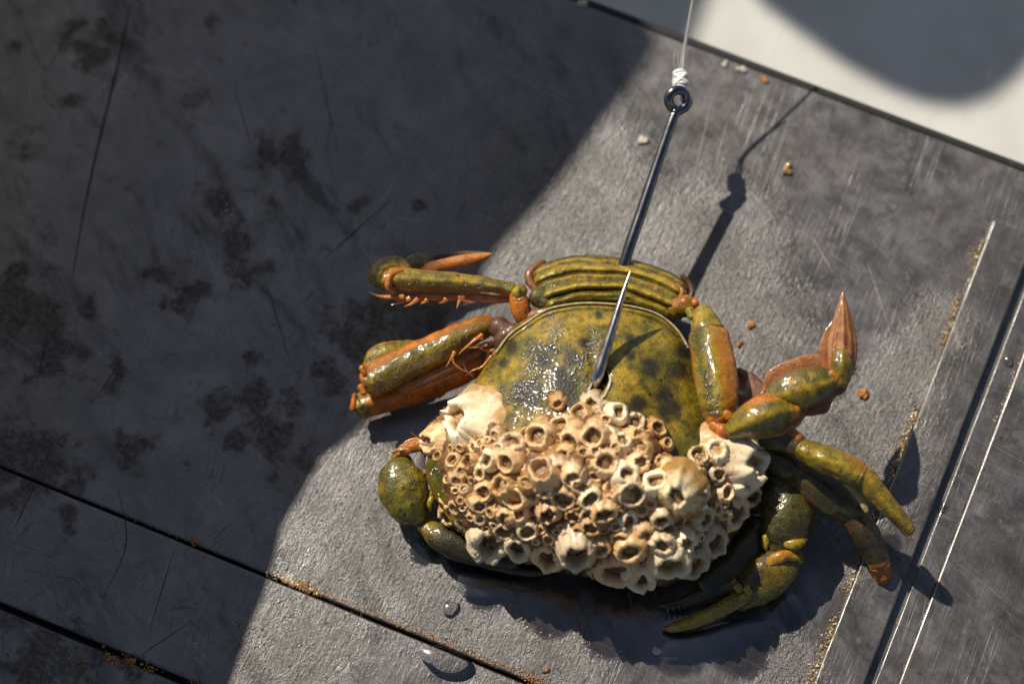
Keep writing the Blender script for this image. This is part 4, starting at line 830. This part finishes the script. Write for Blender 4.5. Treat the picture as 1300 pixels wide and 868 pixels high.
for q in ([(628, 714, 9), (645, 724, 8), (667, 730, 7), (688, 729, 7), (700, 722, 9)], [(798, 752, 10), (801, 764, 6), (804, 778, 2)], [(705, 560, 29), (700, 552, 31), (690, 548, 31)], [(540, 560, 14), (528, 553, 15), (520, 548, 15)], [(600, 478, 16), (592, 470, 16), (588, 462, 15)]):
    loft('hair', q, [(.14, .14)]*(len(q)-1)+[(.05, .05)], DARKMEMB, crab, n=8, m=24)
for k in range(46):
    t = random.random(); a_, b_ = random.choice((((668, 346), (676, 372)), ((872, 362), (862, 394)), ((520, 378), (640, 382)), ((500, 508), (600, 470)), ((1084, 425), (1086, 478)), ((960, 552), (1016, 530)), ((1030, 520), (1072, 500))))
    x = a_[0]+(b_[0]-a_[0])*t; y = a_[1]+(b_[1]-a_[1])*t; h_ = 13 if x < 900 else 23
    if x < 620 and y > 400: h_ = 8
    an = random.gauss(1.6, .5) if x < 900 else random.gauss(.7, .5); l_ = random.uniform(3, 7)
    loft('hair', [(x, y, h_), (x+l_*.5*math.cos(an)+random.gauss(0, .6), y+l_*.5*math.sin(an), h_-.2), (x+l_*math.cos(an), y+l_*math.sin(an), h_-.5)], [(.09, .09), (.07, .07), (.03, .03)], SPINE, crab, n=6, m=6)
# ------------------------------------------------------------------ hook, line, knot
hook = thing('fish_hook', 'dark steel fish hook driven through the crab with its point sticking out', 'hook', P(757, 490, 20))
sh = [(856, 146, 19.8), (850, 162, 19.4), (835, 206, 18.2), (815, 266, 16.6), (795, 325, 15), (778, 385, 12), (762, 440, 9.5), (748, 490, 9.5), (742, 515, 14), (748, 512, 19), (756, 494, 24)]
loft('shank', sh, [(1.08, 1.08)]*3+[(1.18, 1.18)]*2+[(1.2, 1.2)]*6, STEEL, hook, m=110, n=24, cap=(.3, .3), rough=.02)
ring = [];
for k in range(15):
    a = math.radians(250-k*(345/14)); ring.append((861+12.2*math.cos(a), 127-12.6*math.sin(a), 20.3+.62*12.6*math.sin(a)/6-.37*12.2*math.cos(a)/6))
ring = ring[:]; ring[-1] = (856, 144, 19.2); 
loft('eye', [(x, y, h+(.35 if i > 11 else -.2 if i < 3 else 0)) for i, (x, y, h) in enumerate(ring)], [(1.06, 1.06)]*15, STEEL, hook, m=70, n=20, cap=(.7, .5), rough=.03)
pt = [(750, 497, 24.5), (758, 478, 27.6), (768, 447, 28.8), (780, 408, 30), (791, 372, 30.8), (800, 344, 31.3)]
loft('point', pt, [(1.05, 1), (1.2, 1.0), (1.1, .95), (.85, .8), (.55, .5), (.08, .08)], POINT, hook, m=60, n=18, cap=(.3, .6), rough=.05, shape=1.7)
line = thing('fishing_line', 'clear nylon line knotted to the hook eye and leading out at the top', 'line', P(863, 110, 20))
loft('strand', [(865, 108, 20.8), (867, 85, 21.3), (870, 59, 22), (880, 0, 27), (890, -60, 32), (900, -130, 38), (918, -260, 48)], [(.27, .27)]*7, LINE, line, m=60, n=10)
loft('strand', [(863, 108, 20.6), (864, 85, 21.0), (868, 59, 21.8), (878.5, 0, 26.8), (888, -60, 33)], [(.16, .16)]*5, LINE, line, m=50, n=8)
kl = []
for w in range(5):
    cy = 94+w*4.2; rr = (1.15, 1.35, 1.25, 1.45, 1.1)[w]; c = P(863.5+(.8 if w % 2 else -.8), cy, 20.8); pts = []
    for k in range(17):
        a = 2*math.pi*k/16; pts.append(tuple(c+Vector((rr*math.cos(a), .28*math.sin(a+w), rr*math.sin(a)*.9))))
    kl.append(loft_data(pts, [(.42, .42)]*17, world=True, m=34, n=10, upv=(0, 1, .01)))
kl.append(loft_data([(864, 92, 20.8), (864, 112, 20.6)], [(.95, .9), (.8, .8)], n=12))
for (x0, y0, x1, y1) in ((857, 95, 871, 104), (870, 94, 858, 106)): kl.append(loft_data([(x0, y0, 21.9), ((x0+x1)/2, (y0+y1)/2, 22.4), (x1, y1, 21.9)], [(.4, .4)]*3, n=10))
V, F, A = join(kl); finish('knot', V, F, KNOT, line, attrs={'pig': A})
loft('knot_loop', [(868, 112, 20.6), (867, 120, 20), (866, 128, 19.6)], [(.4, .4), (.5, .5), (.4, .4)], KNOT, line, n=12)
loft('tag_end', [(859, 94, 21), (856, 84, 21.5), (855, 74, 22), (858, 68, 22), (861, 76, 21.6), (862, 90, 21)], [(.09, .09)]*6, LINE, line, m=30, n=8)

# ------------------------------------------------------------------ water on the crab: beads and film drops
def bead(c, n, r, k=8):
    t = n.orthogonal().normalized(); b = n.cross(t); V = []; F = []
    for i in range(5):
        a = i/4*math.pi/2; rr = r*math.cos(a); z = r*.62*math.sin(a)
        for j in range(k): V.append(c+(t*math.cos(2*math.pi*j/k)+b*math.sin(2*math.pi*j/k))*rr+n*z)
    for i in range(4):
        for j in range(k): F.append((i*k+j, i*k+(j+1) % k, (i+1)*k+(j+1) % k, (i+1)*k+j))
    return V, F, [(0, 0, 0)]*len(V)
beads = []
PATHS = [((700, 405), (705, 440), 16, 150), ((690, 430), (665, 490), 18, 260), ((755, 420), (752, 445), 9, 60), ((745, 450), (728, 480), 10, 70), ((640, 500), (700, 500), 22, 120), ((640, 425), (700, 390), 7, 60), ((700, 377), (775, 376), 5, 50), ((620, 470), (660, 500), 16, 60), ((760, 500), (735, 478), 12, 40)]
for (x0, y0), (x1, y1), sp, n in PATHS:
    for k in range(n):
        t = random.random(); x = x0+(x1-x0)*t+random.gauss(0, sp*.6); y = y0+(y1-y0)*t+random.gauss(0, sp*.6); p_, n_ = hit(x, y)
        if p_ is None or pdist(x, y) > 0 or math.hypot(x-HOLE[0], y-HOLE[1]) < 16: continue
        beads.append(bead(p_, n_ if n_.z > 0 else -n_, min(.6, random.uniform(.15, .34)+random.expovariate(1/.05)), 9))
V, F, A = join(beads); tag(finish('water_beads', V, F, WATER, carapace), kind='stuff')
# beads sitting on the barnacles
deps = bpy.context.evaluated_depsgraph_get(); bpy.context.view_layer.update(); deps.update()
def top_hit(px, py):
    d = ray(px, py).normalized(); ok, loc, nn, i_, ob, mt = S.ray_cast(deps, CAMP*MM, d)
    return (loc/MM, nn, ob) if ok else (None, None, None)
bb = []; tries = 0
while len(bb) < 230 and tries < 4000:
    tries += 1; x = random.uniform(530, 975); y = random.uniform(505, 720)
    if pdist(x, y) < 4: continue
    p_, n_, ob = top_hit(x, y)
    if p_ is None or not ob.name.startswith(('barnacle', 'operculum')) or n_.z < .2: continue
    if n_.dot(sun_vec) < .2 and random.random() < .7: continue
    bb.append(bead(p_, n_, random.uniform(.12, .26), 9))
for (x0, y0), (x1, y1), sp, n in (((480, 362), (640, 366), 3, 120), ((480, 492), (600, 425), 3.5, 90), ((893, 420), (900, 500), 4, 50), ((903, 500), (912, 528), 5, 40), ((1063, 420), (1060, 465), 3, 20), ((655, 375), (700, 395), 8, 60), ((880, 400), (875, 440), 4, 24), ((1010, 565), (1030, 572), 3, 16), ((870, 780), (945, 755), 2, 60), ((690, 340), (720, 385), 12, 50), ((560, 690), (540, 680), 4, 12), ((515, 575), (530, 620), 5, 24)):
    for k in range(n):
        t = random.random(); p_, n_, ob = top_hit(x0+(x1-x0)*t+random.gauss(0, sp), y0+(y1-y0)*t+random.gauss(0, sp))
        if p_ is None or p_.z < 2.2: continue
        bb.append(bead(p_, n_, random.uniform(.14, .34), 9))
V, F, A = join(bb); tag(finish('water_beads', V, F, WATER, crab), kind='stuff')

# ------------------------------------------------------------------ water drops and crumbs on the board
def drop(name, label, cx, cy, rx, ry, ang, h, z0=.05, cat='water drop', group=None):
    c = P(cx, cy, z0); V = []; F = []; n = 40; a0 = math.radians(ang)
    for i in range(9):
        t = 1-i/8; zz = h*(1-t**3.2) if i else 0
        for j in range(n):
            a = 2*math.pi*j/n; w = 1+.10*math.sin(2*a+cx)+.06*math.sin(3*a+cy); x = rx/6*t*w*math.cos(a); y = ry/6*t*w*math.sin(a)
            V.append(c+Vector((x*math.cos(a0)-y*math.sin(a0), x*math.sin(a0)+y*math.cos(a0), zz+.002*i)))
    for i in range(8):
        for j in range(n): F.append((i*n+j, i*n+(j+1) % n, (i+1)*n+(j+1) % n, (i+1)*n+j))
    o = finish(name, V, F, WATER, base=c); return tag(o, label, cat, group)
DG = 'water drops on the board'
drop('water_drop', 'large water drop on the lower seam below the crab', 568, 842, 34, 20, -18, 1.0, group=DG)
drop('water_drop', 'water puddle under the shadow of the lower left barnacles', 615, 742, 38, 24, -30, .5, group=DG)
drop('water_drop', 'small water drop just right of the puddle below the left claw', 573, 773, 10, 12, 0, .5, group=DG)
drop('water_drop', 'tiny pale water drop beside the far right ridge line', 1270, 557, 6, 6, 0, .6, 1.0, group=DG)
drop('water_drop', 'tiny pale water drop near the top of the right strips', 1280, 457, 6.5, 7, 0, .6, 1.0, group=DG)
drop('water_drop', 'long wet smear of water beneath the right claw fingers', 905, 812, 70, 22, 14, .35, group=DG)
def crumb(name, label, px, py, r, mat, z0=0, cat='crumb', flat=.6, lumps=5):
    L_ = []; random.seed(int(px*7+py))
    for k in range(lumps):
        c = P(px+random.gauss(0, r*.45), py+random.gauss(0, r*.35), z0+r/6*.35); s = r/6*random.uniform(.5, .85)
        bm = bmesh.new(); bmesh.ops.create_icosphere(bm, subdivisions=2, radius=s)
        v_ = []; 
        for v in bm.verts:
            q = v.co.copy(); q *= 1+.5*nz(q*(1/s), .9, k)+.2*nz(q*(1/s), 2.5, k); q.z *= flat; v_.append(c+q)
        L_.append((v_, [tuple(v.index for v in f.verts) for f in bm.faces], [(0, 0, 0)]*len(v_))); bm.free()
    V, F, A = join(L_); o = finish(name, V, F, mat, base=P(px, py, z0)); return tag(o, label, cat, 'crumbs scattered on the board')
crumb('crumb', 'orange crumb right of the raised swimming leg', 1095, 500, 6, RUST, flat=.6, lumps=8)
crumb('crumb', 'golden crumb below the hook line shadow in the open board', 998, 217, 7, SAND)
crumb('crumb', 'orange crumb beside the upper right leg joint', 953, 414, 5, RUST)
crumb('crumb', 'smaller orange crumb below another beside the upper right leg', 940, 434, 4, RUST)
crumb('crumb', 'pale chip on the far edge right of the line', 943, 89, 5.5, PALE)
crumb('crumb', 'smaller pale chip on the far edge closest to the line', 919, 82, 4, PALE)
crumb('crumb', 'flat pale flake left of the hook shank', 816, 177, 5.5, PALE, flat=.25)
crumb('crumb', 'orange fleck on the far edge right of the pale chips', 970, 101, 5, RUST, flat=.3)
crumb('crumb', 'pale grain lying in the far edge at the top', 741, 6, 5.5, PALE, lumps=2)
crumb('crumb', 'amber crumb near the bottom below the crab', 693, 850, 4, SAND, flat=.4)
crumb('crumb', 'pale grain between crab shadow and first ridge', 833, 825, 4.5, PALE)
for o in bpy.data.objects:
    if '_b' in o: del o['_b']
